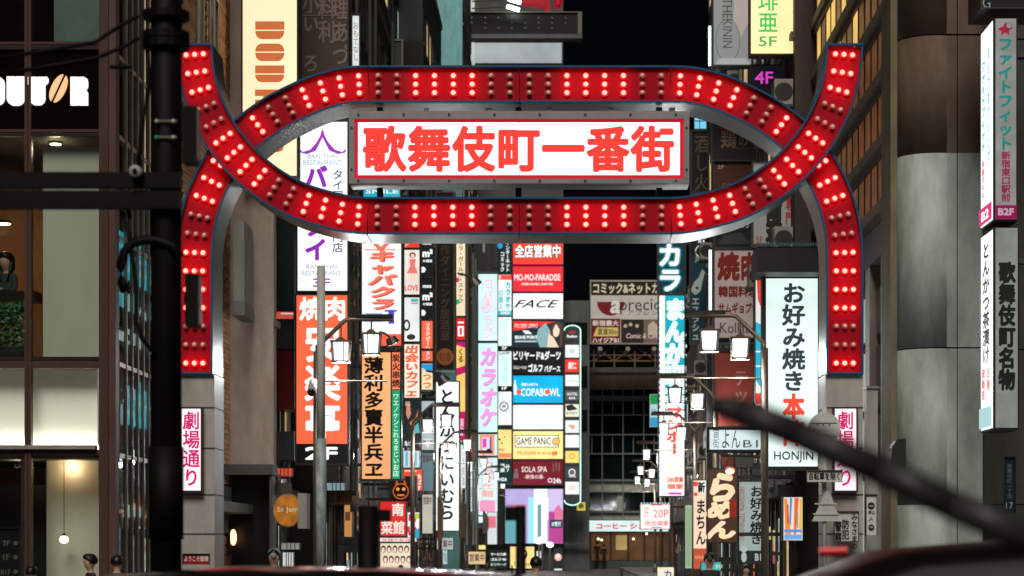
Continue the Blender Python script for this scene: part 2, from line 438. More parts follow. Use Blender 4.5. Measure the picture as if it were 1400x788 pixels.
# ---------------------------------------------------------------- corner cafe building, left
m_mull = P8((76,54,47), rough=.5, noise=.15, spec=.2); m_dkmull = P8((40,31,28), rough=.5, spec=.2)
m_glass = glass((.93,.97,.95), .06); m_dark = P8((30,28,26), rough=.5)
FY = 36.0; CX = X_(158, FY)      # front plane and corner
def cafe():
    e = thing('corner_building', 'glass fronted cafe building with brown metal mullions on the left street corner', 'building', (CX-3, FY+2, 0))
    XL = X_(-150, FY)
    # shell: slabs, back wall, party wall
    sh = MB()
    zs = [Z_(622, FY), Z_(500, FY), Z_(183, FY), Z_(62, FY)]
    sh.box(XL, CX-.25, FY+.2, FY+4.2, Z_(183, FY), Z_(72, FY))
    sh.box(XL, CX-.25, FY+.2, FY+4.2, -.1, .15)
    sh.box(XL, CX-.25, FY+.2, FY+4.2, 12.6, 12.8)
    sh.obj('floor_slab', P8((70,62,56), rough=.8), e)
    MB().box(XL, CX-.3, FY+4.2, FY+4.4, 0, 12.6).obj('back_wall', P8((176,128,92), rough=.7), e)
    MB().box(XL-.2, XL, FY, FY+4.4, 0, 12.6).obj('wall', m_dark, e)
    # corner column
    MB().box(X_(135.5,FY), X_(148,FY), FY-.02, FY+.3, 0, 12.8).obj('column', m_mull, e)
    MB().box(X_(148.3,FY), CX, FY+.01, FY+.3, 0, 12.8).obj('column', P8((88,66,60), rough=.5, spec=.2), e)
    # verticals
    for x0, x1 in ((34, 38.4), (39.2, 43), (-48, -40)):
        MB().box(X_(x0,FY), X_(x1,FY), FY-.03, FY+.12, 0, 12.8).obj('mullion', m_mull, e)
    MB().box(X_(28,FY), X_(33.8,FY), FY+.02, FY+.12, 0, Z_(624,FY)).obj('mullion', m_dkmull, e)
    for y0, y1, m in ((57.5, 61, m_mull), (62, 68, m_dkmull), (177, 181, m_mull), (182, 186.5, m_dkmull), (488, 493, m_dkmull), (494, 503, m_mull), (615, 622, m_mull)):
        MB().box(XL, X_(135.3,FY), FY-.015, FY+.1, Z_(y1,FY), Z_(y0,FY)).obj('transom', m, e)
    MB().box(XL, X_(132,FY), FY-.12, FY+.1, Z_(614.6,FY), Z_(609,FY)).obj('ledge', P8((140,138,130), rough=.5), e)
    # fascia (black gloss)
    MB().box(XL, X_(135.2,FY), FY+.04, FY+.1, Z_(176.8,FY), Z_(68.3,FY)).obj('fascia_panel', P8((14,9,8), rough=.12, noise=.3), e)
    # panes
    for (a, b) in ((-40, 34), (43, 135)):
        for (c, d_) in ((-60, 57.3), (186.8, 487.8), (622.3, 788)):
            MB().box(X_(a,FY)+.002, X_(b,FY)-.002, FY+.045, FY+.053, Z_(min(d_,790),FY), Z_(c,FY)).obj('window_pane', m_glass, e)
    # roller blinds behind the panes
    MB().box(X_(53,FY), X_(134.5,FY), FY+.30, FY+.31, Z_(488,FY), Z_(197,FY)).obj('roller_blind', P8((214,212,196), rough=.8, noise=.10, scale=1.5), e)
    MB().box(X_(68,FY), X_(134.5,FY), FY+.30, FY+.31, Z_(57,FY), 12.5).obj('roller_blind', P8((120,138,130), rough=.8, noise=.3), e)
    MB().box(X_(46,FY), X_(131,FY), FY+.9, FY+.91, .1, Z_(627,FY)).obj('frosted_screen', P8((222,216,198), rough=.8, noise=.1), e)
    MB().box(XL, X_(33,FY), FY+1.6, FY+1.66, .1, Z_(660,FY)).obj('dark_partition', m_dark, e)
    MB().box(XL, CX-.3, FY+.2, FY+4.2, Z_(627,FY), Z_(616,FY)).obj('floor_slab', P8((90,80,70), rough=.8), e)
    # white backlit soffit panel, lit by a tube along its lower edge
    wp = MB().add([(XL,FY+.06,Z_(608,FY)),(X_(133,FY),FY+.06,Z_(608,FY)),(X_(133,FY),FY+.5,Z_(503.5,FY)),(XL,FY+.5,Z_(503.5,FY))], [(0,1,2,3)])
    wp = MB().box(XL, X_(133,FY), FY+.42, FY+.45, Z_(614,FY), Z_(503.5,FY)); wp.obj('white_panel', P8((236,238,226), rough=.6, noise=.05), e)
    MB().box(X_(133.2,FY), X_(135.3,FY), FY, FY+.45, Z_(608.5,FY), Z_(503.5,FY)).obj('reveal', P8((170,170,160), rough=.6), e)
    MB().box(XL, X_(133,FY), FY+.08, FY+.40, Z_(503,FY), Z_(498,FY)).obj('reveal', P8((120,120,112), rough=.6), e)
    MB().box(XL, X_(128,FY), FY+.30, FY+.36, Z_(612.5,FY), Z_(609.8,FY)).obj('cove_tube', glow((246,250,228), 19, 0), e)
    # side glazing
    zrow = [0.1, Z_(622,FY), Z_(496,FY), 6.6, Z_(183,FY), Z_(73,FY), 12.8]
    ys = [FY+.31+i*.5 for i in range(11)]
    for z in zrow[1:-1]:
        MB().box(CX-.08, CX+.012, FY+.3, 41.4, z-.035, z+.035).obj('side_transom', P8((150,142,132), rough=.35, metal=.5), e)
    for y in ys[1:]:
        MB().box(CX-.02, CX+.03, y-.03, y+.03, 0, 12.8).obj('side_mullion', P8((120,112,104), rough=.35, metal=.4), e)
    sg = glass((.75,.82,.82), .06, .01)
    for i in range(6):
        for j in range(10):
            MB().box(CX-.01, CX-.002, ys[j]+.031, ys[j+1]-.031, zrow[i]+.036, zrow[i+1]-.036).obj('side_pane', sg, e)
    MB().box(CX-.27, CX-.25, FY+.3, 41.3, 0, Z_(500,FY)).obj('inner_wall', P8((50,48,46), rough=.6), e)
    # DUTOR letters, each stroke halved by a slit as in the sign
    W8 = glow((255,240,228), 1.35, 0); OR = glow((255,196,140), 1.0, 0)
    def letter(polys, mat, nm='raised_letter'):
        m = MB()
        for p in polys:
            q = [(X_(a, FY), Z_(b, FY)) for a, b in p]; m.prism(q, FY-.02, FY+.038)
        m.obj(nm, mat, e)
    def pill(x0, x1, y0, y1, tl=1, bl=1, tr=0, br=0):
        r = (x1-x0)*.9; pts = []
        def arc(cx, cy, a0, a1): 
            for k in range(7):
                a = math.radians(a0+(a1-a0)*k/6); pts.append((cx+r*math.cos(a), cy-r*math.sin(a)))
        if tr: arc(x1-r, y0+r, 0, 90)
        else: pts.append((x1, y0))
        if tl: arc(x0+r, y0+r, 90, 180)
        else: pts.append((x0, y0))
        if bl: arc(x0+r, y1-r, 180, 270)
        else: pts.append((x0, y1))
        if br: arc(x1-r, y1-r, 270, 360)
        else: pts.append((x1, y1))
        return pts
    letter([pill(-17, -6, 105, 144), pill(-5, 6, 105, 144, 0, 0, 1, 1)], W8)
    letter([pill(9.5, 20.6, 105, 144.5, 0, 1), pill(22, 33.5, 105, 144.5, 0, 0, 0, 1)], W8)
    letter([[(36,105.5),(50,105.5),(50,144),(46,143.5),(41.5,140),(40,136),(40,116),(38,116),(35.5,113),(35,109)],
            [(51.3,105.5),(64.5,105.5),(66,108),(65.5,113),(62.5,116),(61.5,116),(61.5,136),(60,140),(56,143.5),(51.3,144)]], W8)
    bean = []
    for k in range(28):
        a = 2*math.pi*k/28; u, v = 9.6*math.cos(a), 20.5*math.sin(a); th = math.radians(25)
        bean.append((79.8+u*math.cos(th)+v*math.sin(th), 121-(-u*math.sin(th)+v*math.cos(th))))
    lft = [p for p in bean if (p[0]-79.8)*math.cos(math.radians(25))+(p[1]-121)*math.sin(math.radians(25)) < -.9]
    rgt = [p for p in bean if (p[0]-79.8)*math.cos(math.radians(25))+(p[1]-121)*math.sin(math.radians(25)) > .9]
    def srt(ps):
        cx = sum(p[0] for p in ps)/len(ps); cy = sum(p[1] for p in ps)/len(ps)
        return sorted(ps, key=lambda p: math.atan2(p[1]-cy, p[0]-cx))
    letter([srt(lft), srt(rgt)], OR, 'raised_bean_letter')
    letter([pill(96.5, 107, 105.5, 144, 0, 0), [(108.4,105.5),(115,105.5),(119,108),(120,112),(120,119),(117.5,123),(120,127),(120,144),(115,144),(108.4,144)]], W8)
    return e
cafe()
def disc_lamp(label, px, py, Y, r, c, s, cat='lamp', name='ceiling_downlight'):
    P = W(px, py, Y); e = thing(name, label, cat, P)
    MB().tube([(P.x,P.y,P.z),(P.x,P.y,P.z+.05)], r*1.25, 14).obj('housing', P8((90,86,80)), e)
    MB().tube([(P.x,P.y,P.z-.012),(P.x,P.y,P.z-.002)], r, 14).obj('lamp_face', glow(c, s, 0), e)
    l = bpy.data.lights.new('downlight', 'POINT'); l.energy = s*.9; l.color = lin(c); l.shadow_soft_size = r
    o = bpy.data.objects.new('light', l); COL.objects.link(o); o.location = (P.x, P.y, P.z-.1); child(o, e)
disc_lamp('round downlight above the pale roller blind in the upper cafe window', 76, 197, FY+.75, .09, (255,232,190), 9)
disc_lamp('round downlight above the woman in the upper cafe window', 5, 306, FY+2.6, .11, (255,215,160), 26)
disc_lamp('small downlight at the top of the dark lower cafe window', 24, 628, FY+.9, .06, (255,235,205), 5)
# pendant lamp
P = W(87.5, 738, FY+.5); pe = thing('pendant_lamp', 'small white globe lamp on a long thin cord in the lower cafe window', 'lamp', P)
MB().tube([(P.x,P.y,P.z+.08),(P.x,P.y,Z_(630,FY))], .006, 6).obj('cord', m_dark, pe)
MB().sphere((P.x,P.y,P.z), .075, 14, 8, sz=.85).obj('globe', glow((255,236,205), 4.5, 0), pe, True)
MB().tube([(P.x,P.y,P.z+.06),(P.x,P.y,P.z+.1)], .03, 10).obj('cap', m_dark, pe)
disc_lamp('cream spotlight washing the frosted screen in the lower cafe window', 97, 630, FY+.75, .05, (255,215,170), 7)
# upper planter and woman
def foliage(label, x0, x1, y0, y1, Y, Dp, n, cols, name='planter_plant'):
    e = thing(name, label, 'plant', W((x0+x1)/2, y1, Y+Dp/2)); rnd = random.Random(n)
    for ci, c in enumerate(cols):
        m = MB()
        for i in range(n//len(cols)):
            p = Vector((X_(rnd.uniform(x0, x1), Y), Y+rnd.uniform(0, Dp), Z_(y0+(y1-y0)*rnd.random()**1.2, Y)))
            a = Vector((rnd.uniform(-1,1), rnd.uniform(-1,1), rnd.uniform(-.4,1))).normalized()*rnd.uniform(.05,.11)
            b = a.cross(Vector((rnd.uniform(-1,1),rnd.uniform(-1,1),rnd.uniform(-1,1)))).normalized()*.025
            k = len(m.v); m.v += [tuple(p), tuple(p+a*.5+b), tuple(p+a), tuple(p+a*.5-b)]; m.f.append((k,k+1,k+2,k+3))
        o = m.obj('leaves', paint(c, rough=.5, noise=.2), e); o['kind'] = 'stuff'
    MB().box(X_(x0,Y), X_(x1,Y), Y, Y+Dp, Z_(y1+3,Y), Z_(y1-8,Y)).obj('planter_box', m_dark, e)
foliage('green leafy plants in a box below the seated woman behind the cafe window', -14, 32, 415, 482, FY+.35, .4, 900, [(.05,.22,.07),(.03,.14,.06),(.25,.32,.2)])

# ---------------------------------------------------------------- people
PI = math.pi
def skin_body(name, verts, edges, parent, mats, pick, sub=2):
    me = bpy.data.meshes.new(name); me.from_pydata([v[:3] for v in verts], edges, [])
    o = bpy.data.objects.new(name, me); COL.objects.link(o)
    sm = o.modifiers.new('s', 'SKIN'); o.modifiers.new('u', 'SUBSURF').levels = sub
    for i, v in enumerate(verts):
        r = v[3]; me.skin_vertices[0].data[i].radius = (r, v[4] if len(v) > 4 else r)
    me.skin_vertices[0].data[0].use_root = True
    bpy.context.view_layer.update()
    ev = o.evaluated_get(bpy.context.evaluated_depsgraph_get()); m2 = bpy.data.meshes.new_from_object(ev)
    bpy.data.objects.remove(o); m2.name = name
    for m in mats: m2.materials.append(m)
    for p in m2.polygons: p.material_index = pick(p.center); p.use_smooth = True
    b = bpy.data.objects.new(name, m2); COL.objects.link(b); child(b, parent); return b
_body = {}
def person(label, loc, h=1.66, face=0.0, glasses=False, top=(40,40,44), legs=(30,30,34), hair=(14,12,12), skin=(196,150,124), hat=None, sit=False, longhair=False, group=None):
    """standing or seated figure; face = rotation about z (0 looks toward +y, pi toward the camera)"""
    e = thing('person', label, 'person', (0,0,0), group)
    s = h/1.70
    hz = 0.92*s if not sit else .47*s
    V_ = []; E_ = []
    def add(x, y, z, r, r2=None, to=None):
        V_.append((x*s, y*s, z, r*s, (r2 or r)*s)); i = len(V_)-1
        if to is not None: E_.append((to, i))
        return i
    pel = add(0,0,hz,.15,.11); wst = add(0,0,hz+.20*s,.125,.10,pel); ch = add(0,0,hz+.38*s,.15,.115,wst); nk0 = add(0,0,hz+.52*s,.075,.07,ch)
    nk = add(0,.0,hz+.575*s,.056,.056,nk0); hd = add(0,.03,hz+.65*s,.095,.10,nk); hd2 = add(0,.015,hz+.73*s,.128,.14,hd); hd3 = add(0,.01,hz+.80*s,.10,.115,hd2)
    for sg in (-1, 1):
        shd = add(sg*.17,0,hz+.47*s,.06,.06,ch); 
        if sit: el = add(sg*.21,.06,hz+.22*s,.045,.045,shd); wr = add(sg*.12,.26,hz+.24*s,.03,.03,el)
        else: el = add(sg*.22,-.02,hz+.20*s,.045,.045,shd); wr = add(sg*.23,.06,hz-.04*s,.03,.03,el)
        dz = -.05 if not sit else 0; dy = .0 if not sit else .07
        pa = add(sg*.235 if not sit else sg*.1, .08+dy+(.13 if sit else 0), hz-.09*s if not sit else hz+.25*s,.033,.02,wr)
        bx, by, bz = V_[pa][0]/s, V_[pa][1]/s, V_[pa][2]
        for q in range(4):
            if sit: f1 = add(bx+(q-1.5)*.017, by+.05, bz-.005, .009,.009, pa); add(bx+(q-1.5)*.018, by+.08-.006*abs(q-1.5), bz-.03*s, .008,.008, f1)
            else: f1 = add(bx, by+(q-1.5)*.017, bz-.05*s, .009,.009, pa); add(bx-sg*.015, by+(q-1.5)*.018, bz-(.085-.006*abs(q-1.5))*s, .008,.008, f1)
        t1 = add(bx-sg*.02, by+.035, bz-.02*s, .010,.010, pa); add(bx-sg*.025, by+.05, bz-.045*s, .009,.009, t1)
        if sit: kn = add(sg*.10,.42,hz+.02,.065,.065,pel); an = add(sg*.10,.42,.09,.04,.04,kn)
        else: kn = add(sg*.10,.02,.48*s,.065,.065,pel); an = add(sg*.10,-.01,.09*s,.042,.042,kn)
        add(sg*.11, V_[an][1]/s+.13, .045, .038,.03, an)
    zc = hz+.53*s; zw = hz+.02*s; hzl = hz-.07*s if not sit else -9
    key = (h, sit)
    def pick(c):
        if c.z > zc: return 0
        if sit: 
            if c.y > .27*s and c.z > hz+.15*s: return 0
            return 1 if c.z > hz+.08*s or (abs(c.x) > .13*s and c.z > hz) else 2
        if abs(c.x) > .19*s and c.z < hz-.06*s and c.z > .6*s: return 0
        if abs(c.x) > .17*s and c.z < zw+.3*s and c.z > .6*s: return 1
        if c.z > zw: return 1
        return 2 if c.z > .1*s else 3
    skm = P8(skin, rough=.5, noise=.05)
    b = skin_body('body', V_, E_, e, [skm, P8(top, rough=.8), P8(legs, rough=.8), m_dark], pick)
    H = hz+.72*s
    # nose, ears, eyes, mouth
    MB().sphere((0,.122*s,H-.015*s), .014*s, 8, 6, sz=1.6).obj('nose', skm, e, True)
    dk = P8((40,18,16))
    for sg in (-1, 1):
        MB().sphere((sg*.078*s,.02*s,H), .018*s, 8, 6, sz=1.6).obj('ear', skm, e, True)
        MB().sphere((sg*.03*s,.104*s,H+.02*s), .010*s, 8, 6, sz=.6).obj('eye', dk, e, True)
    MB().sphere((0,.112*s,H-.055*s), .02*s, 8, 5, sy=.4, sz=.3).obj('mouth', P8((150,70,64)), e, True)
    if glasses:
        gm_ = MB()
        for sg in (-1, 1):
            gm_.tube([(sg*.034*s+.024*s*math.cos(2*PI*i/14), .122*s, H+.018*s+.019*s*math.sin(2*PI*i/14)) for i in range(15)], .0035*s, 5, cap=False)
            gm_.tube([(sg*.058*s, .12*s, H+.02*s), (sg*.095*s, .02*s, H+.02*s)], .003*s, 5)
        gm_.tube([(-.011*s, .124*s, H+.02*s), (.011*s, .124*s, H+.02*s)], .003*s, 5); gm_.obj('glasses', dk, e)
    hm = MB(); k = len(hm.v); n = 18
    R_ = .132*s
    for i in range(9):
        th = math.pi*.66*i/8
        for j in range(n):
            ph = 2*math.pi*j/n; cy = math.sin(ph)
            dr = 1.0+.04*math.sin(j*5+i*2)
            lift = 0 if cy < .35 else (cy-.35)*.11*s*(i/8)**1.5*1.5
            hm.v.append((R_*.92*math.sin(th)*math.cos(ph)*dr, .005*s+R_*1.08*math.sin(th)*cy*dr, H+.035*s+R_*math.cos(th)+lift))
    for i in range(8):
        for j in range(n): hm.f.append((i*n+j, (i+1)*n+j, (i+1)*n+(j+1)%n, i*n+(j+1)%n))
    if longhair:
        for sg in (-1, 1): hm.tube([(sg*.075*s,.0,H+.04*s),(sg*.098*s,.01*s,H-.06*s),(sg*.095*s,.05*s,H-.2*s),(sg*.08*s,.08*s,H-.33*s)], .04*s, 10, .022*s)
        hm.tube([(0,-.06*s,H+.04*s),(0,-.085*s,H-.1*s),(0,-.09*s,H-.3*s)], .085*s, 12, .06*s)
    hm.obj('hair', P8(hair, rough=.45, noise=.3, scale=20), e, True)
    if hat:
        hh = MB(); n = 20
        prof = [(.118,.0),(.12,.05),(.112,.09),(.085,.125),(.04,.14),(.0,.142)]
        for r_, z in prof:
            for j in range(n): a = 2*math.pi*j/n; hh.v.append((r_*s*math.cos(a), r_*s*1.08*math.sin(a), H+.03*s+z*s))
        for i in range(len(prof)-1):
            for j in range(n): hh.f.append((i*n+j, (i+1)*n+j, (i+1)*n+(j+1)%n, i*n+(j+1)%n))
        hh.tube([(0,.10*s,H+.035*s),(0,.19*s,H+.03*s)], .07*s, 10, .05*s)
        hh.obj('cap', P8(hat, rough=.8), e, True)
    e.location = loc; e.rotation_euler = (0, 0, face)
    return e
def at_head(px, py, Y, h):     # ground point that puts the crown at the pixel
    return (X_(px, Y), Y, 1.0*(Z_(py, Y)-h*1.005))
def ped(label, px, py, Y, h, **k):
    z = Z_(py, Y); base = .13 if Y > 33.2 else 0.0
    return person(label, (X_(px, Y), Y, base), h=(z-base)/.99/1.0, **k)
# woman seated at the upstairs window
ws = thing('bar_stool', 'dark bar stool under the seated woman behind the upper cafe window', 'stool', W(8, 470, FY+1.5))
P0 = W(8, 470, FY+1.5); fl = Z_(487, FY)
MB().tube([(P0.x,P0.y,P0.z),(P0.x,P0.y,P0.z+.05)], .17, 14).obj('seat', m_dark, ws)
MB().tube([(P0.x,P0.y,fl-.4),(P0.x,P0.y,P0.z)], .03, 8).obj('stem', m_dark, ws)
MB().tube([(P0.x,P0.y,fl-.45),(P0.x,P0.y,fl-.4)], .2, 14).obj('foot_plate', m_dark, ws)
wm = person('woman with long dark hair in a dark green jacket seated behind the upper cafe window', (X_(10, FY+1.5), FY+1.5, Z_(349, FY+1.5)-.47*1.0-.835), h=1.7,
       face=PI-.5, top=(52,66,58), legs=(30,30,34), sit=True, longhair=True, skin=(205,160,135))
MB().box(X_(-30,FY), X_(33,FY), FY+.8, FY+1.25, Z_(414,FY+1), Z_(400,FY+1)).obj('counter_table', P8((45,32,26), rough=.3), None)
tag(bpy.data.objects['counter_table'], 'dark brown counter top in front of the seated woman upstairs', 'counter')

# ---------------------------------------------------------------- brick building
def brick_building():
    X = -6.95; Y0, Y1 = 41.45, 47.45
    e = thing('brick_building', 'tan brick tiled building just right of the dark pole behind the gate leg', 'building', (X-2, 44, 0))
    MB().box(X-6, X-.03, Y0, Y1, 0, 24).obj('wall', P8((58,44,36), rough=.9), e)
    MB().box(X-6, X+.0, Y0-.04, Y0-.002, 0, 24).obj('front_wall', P8((70,56,48), rough=.8), e)
    rnd = random.Random(3); mats = [P8((228,180,134), rough=.7, noise=.25), P8((210,160,116), rough=.7, noise=.25), P8((238,194,150), rough=.7, noise=.25)]
    ms = [MB(), MB(), MB()]
    row = 0; z = 2.95
    while z < 13.5:
        y = Y0+.02+(row % 2)*.2
        while y < Y1-.15:
            if not ((3.6 < z < 9.0 or z > 9.8) and (Y0+1.6 < y < Y0+2.5 or Y0+3.4 < y < Y0+4.3)):
                ms[rnd.randrange(3)].box(X-.028, X+rnd.uniform(-.004,.004), y, y+.39, z, z+.088)
            y += .41
        z += .104; row += 1
    for m, mt in zip(ms, mats): m.obj('brick_courses', mt, e)['kind'] = 'stuff'
    # tall narrow windows with pale frames
    for yy in (Y0+2.05, Y0+3.85):
        for z0, z1 in ((3.7, 6.2), (6.35, 8.9), (9.9, 12.6)):
            f = MB(); f.box(X-.02, X+.05, yy-.30, yy-.24, z0, z1).box(X-.02, X+.05, yy+.24, yy+.30, z0, z1).box(X-.02, X+.05, yy-.235, yy+.235, z0, z0+.06).box(X-.02, X+.05, yy-.235, yy+.235, z1-.06, z1)
            fo = f.obj('window_frame', P8((170,165,155), rough=.4, metal=.4), e)
            MB().box(X-.02, X-.01, yy-.234, yy+.234, z0+.062, z1-.062).obj('window_pane', P8((24,24,26), rough=.08), fo)
            MB().box(X+.0, X+.03, yy-.02, yy+.02, z0+.062, z1-.062).obj('window_bar', P8((170,165,155), rough=.4, metal=.4), fo)
    MB().box(X-.02, X+.5, Y0+.1, Y1+.1, Z_(700,44), Z_(686,44)).obj('canopy', P8((120,120,115), rough=.6), e)
    MB().box(X, X+.05, Y0, Y1, 1.95, 2.9).obj('fascia', P8((105,100,96), rough=.7), e)
    ms = MB(); z = .1; row = 0
    while z < 1.85:
        y = Y0+.1+(row % 2)*.2
        while y < Y1-.2: ms.box(X-.028, X+.002, y, y+.39, z, z+.18); y += .42
        z += .2; row += 1
    ms.obj('brick_courses', P8((186,132,92), rough=.6), e)['kind'] = 'stuff'
    # wall lamp
    Pw = W(319, 735, 47.0); w_ = thing('wall_lamp', 'small warm lamp on the brick wall low beside the dark doorway', 'lamp', Pw)
    MB().box(Pw.x-.09, Pw.x-.05, Pw.y-.1, Pw.y+.1, Pw.z-.35, Pw.z+.35).obj('back_plate', m_dark, w_)
    MB().sphere(tuple(Pw), .07, 10, 8, sz=2.4).obj('lamp_shade', glow((255,200,140), 3.0, 0), w_, True)
brick_building()

# ---------------------------------------------------------------- rows of buildings down the street
def row_building(label, side, X, Y0, Y1, top, wall, win=(28,30,32), lit=.15, fh=3.2, seed=1, front=True, depth=9, bay=2.2, extra=None, sill=(90,86,80)):
    rnd = random.Random(seed); sg = -1 if side == 'L' else 1
    e = thing('building', label, 'building', (X+sg*depth/2, (Y0+Y1)/2, 0))
    wm_ = P8(wall, rough=.75, noise=.3)
    MB().box(X, X+sg*depth, Y0, Y1, 0, top).obj('wall', wm_, e)
    MB().box(X-sg*.06, X+sg*(depth+.05), Y0-.06, Y1+.0, top+.002, top+.25).obj('parapet', P8(sill, rough=.6), e)
    wg = [P8(win, rough=.08, noise=.1), glow((255,214,150), .55, .3), glow((200,235,235), .6, .3)]
    fr = P8((60,58,55), rough=.45)
    nb_ = max(1, int((Y1-Y0)/bay)); z = 3.8
    while z < top-1.5:
        MB().box(X-sg*.09, X-sg*.001, Y0, Y1, z-.75, z-.62).obj('string_course', P8(sill, rough=.6), e)
        for i in range(nb_):
            if Y1-Y0 < 1: continue
            a = Y0+(i+.18)*(Y1-Y0)/nb_; b = Y0+(i+.82)*(Y1-Y0)/nb_
            q = rnd.random(); g = wg[1] if q < lit*.6 else wg[2] if q < lit else wg[0]
            f = MB(); f.box(X-sg*.05, X-sg*.001, a, a+.07, z, z+1.6).box(X-sg*.05, X-sg*.001, b-.07, b, z, z+1.6).box(X-sg*.05, X-sg*.001, a+.071, b-.071, z, z+.07).box(X-sg*.05, X-sg*.001, a+.071, b-.071, z+1.53, z+1.6)
            fo = f.obj('window_frame', fr, e)
            MB().box(X-sg*.015, X-sg*.002, a+.072, b-.072, z+.072, z+1.528).obj('window_pane', g, fo)
        z += fh
    # air conditioners, pipes
    ac = P8((150,148,140), rough=.5, noise=.3); z = 3.2
    while z < min(top-1, 16) and Y1-Y0 > 2:
        for i in range(nb_):
            if rnd.random() < .45:
                a = Y0+(i+.1)*(Y1-Y0)/nb_
                u = MB().box(X-sg*.42, X-sg*.02, a, a+.8, z+1.65, z+2.2).obj('air_conditioner', ac, e)
                MB().tube([(X-sg*.22, a-.012, z+1.92), (X-sg*.22, a-.002, z+1.92)], .2, 14).obj('fan_grille', P8((40,40,40)), u)
                MB().box(X-sg*.45, X-sg*.01, a, a+.8, z+1.6, z+1.645).obj('shelf', P8((80,78,74), metal=.4), u)
        z += fh
    if Y1-Y0 > 2:
        for i in range(2):
            a = Y0+rnd.uniform(.1, .9)*(Y1-Y0)
            MB().tube([(X-sg*.12, a, 2.8), (X-sg*.12, a, min(top, 20))], .055, 8).obj('downpipe', P8((140,138,130), rough=.4, metal=.4), e)
    # ground floor shopfront: lit opening, fascia
    MB().box(X-sg*.35, X-sg*.001, Y0+.2, Y1-.2, 2.75, 3.0).obj('canopy', P8((70,66,60), rough=.6), e)
    y = Y0+.3
    while y < Y1-.8:
        w_ = rnd.uniform(.5, 1.3); y2 = min(y+w_, Y1-.2); q = rnd.random()
        MB().box(X-sg*.10, X-sg*.002, y, y+.08, .12, 2.72).obj('shopfront_post', fr, e)
        if q < .5: MB().box(X-sg*.03, X-sg*.002, y+.09, y2-.01, .4, rnd.uniform(1.9, 2.6)).obj('shopfront_pane', glow(rnd.choice([(255,210,150),(220,240,240),(255,170,110),(240,236,220),(205,240,240)]), rnd.uniform(.25,.6)*(1.2 if Y0 < 60 else 2.4), .6, True, 3.5), e)
        elif q < .8: MB().box(X-sg*.04, X-sg*.002, y+.09, y2-.01, .4, 2.5).obj('shopfront_panel', P8(rnd.choice([(120,40,34),(40,44,44),(90,70,50),(150,140,120)]), rough=.5), e)
        for k in range(2):
            if rnd.random() < .35:
                z0 = rnd.uniform(.5, 2.0); MB().box(X-sg*.07, X-sg*.045, y+.15, y2-.1, z0, z0+rnd.uniform(.2,.5)).obj('shopfront_notice', glow(rnd.choice([(220,110,80),(230,215,150),(230,230,225),(130,180,180),(200,90,110)]), .5, .5, True, 8), e)
        y = y2
    return e
row_building('grey rendered building with a plain blank end wall between brick building and cafe blade sign', 'L', X_(374,47.5), 47.5, 47.95, 26, (176,158,146), seed=2, lit=0, bay=9)
row_building('set back dark building behind the thai restaurant sign', 'L', -6.75, 47.96, 56, 25, (74,66,60), seed=22, lit=.1)
row_building('dark brown building behind the orange barbecue sign', 'L', -6.0, 56.1, 66, 24, (70,60,54), seed=3)
row_building('grey building behind the white cabaret sign', 'L', -6.0, 66.1, 78, 25, (74,78,76), seed=4, lit=.3)
row_building('dark building behind the black dining tower sign', 'L', -6.1, 78.1, 92, 26, (60,58,54), seed=5, lit=.3)
row_building('grey office building behind the pork cutlet sign', 'L', -6.0, 92.1, 112, 27, (96,96,92), seed=6, lit=.35)
row_building('building with teal washed wall above the left end of the red gate', 'L', X_(632,118), 118, 129, 34, (140,205,208), seed=7, lit=.2)  # floodlight on the teal wall is put into its raised colour
row_building('pale building beside the pink karaoke sign', 'L', -5.6, 129.1, 149, 28, (120,124,120), seed=8, lit=.4)
row_building('dark building behind the mahjong sign on the right of the street', 'R', 5.0, 49.1, 58, 22, (66,58,52), seed=9, lit=.1)
row_building('brown building behind the beige barbecue sign', 'R', 5.02, 58.1, 69, 20, (84,70,62), seed=10, lit=.2)
row_building('narrow building behind the dark teal fish sign', 'R', 5.0, 69.1, 78, 22, (60,62,62), seed=11, lit=.2)
row_building('low building behind the tall comic cafe sign', 'R', 5.35, 78.1, 96, 11.5, (120,96,82), seed=12, lit=.3)
row_building('pinkish low building far down the right of the street', 'R', 5.6, 96.1, 120, 10, (150,118,100), seed=13, lit=.3)
# canopy and dark entrance under the blank wall
cn = thing('canopy', 'dark steel canopy over the black entrance under the blank grey wall', 'canopy', W(350, 645, 47))
MB().box(-6.95, -5.95, 46.6, 47.45, Z_(650,47), Z_(636,47)).obj('roof', P8((80,78,74), rough=.5), cn)
MB().box(-6.9, -6.03, 47.38, 47.47, 0.1, Z_(651,47)).obj('dark_door', P8((12,12,12), rough=.4), cn)
MB().box(-6.03, -5.98, 46.7, 47.3, .1, Z_(651,47)).obj('post', P8((80,78,74), rough=.5), cn)
gb = thing('wall_panel', 'pale grey projecting metal panel high on the brick building', 'panel', W(327, 370, 45))
MB().box(X_(319,46), X_(334,46), 46, 47.3, Z_(412,46), Z_(303,46)).obj('panel', P8((150,150,140), rough=.5), gb)
MB().box(X_(319,46), X_(335,46), 45.9, 47.35, Z_(432,46), Z_(412.5,46)).obj('base', P8((120,118,110), rough=.5), gb)

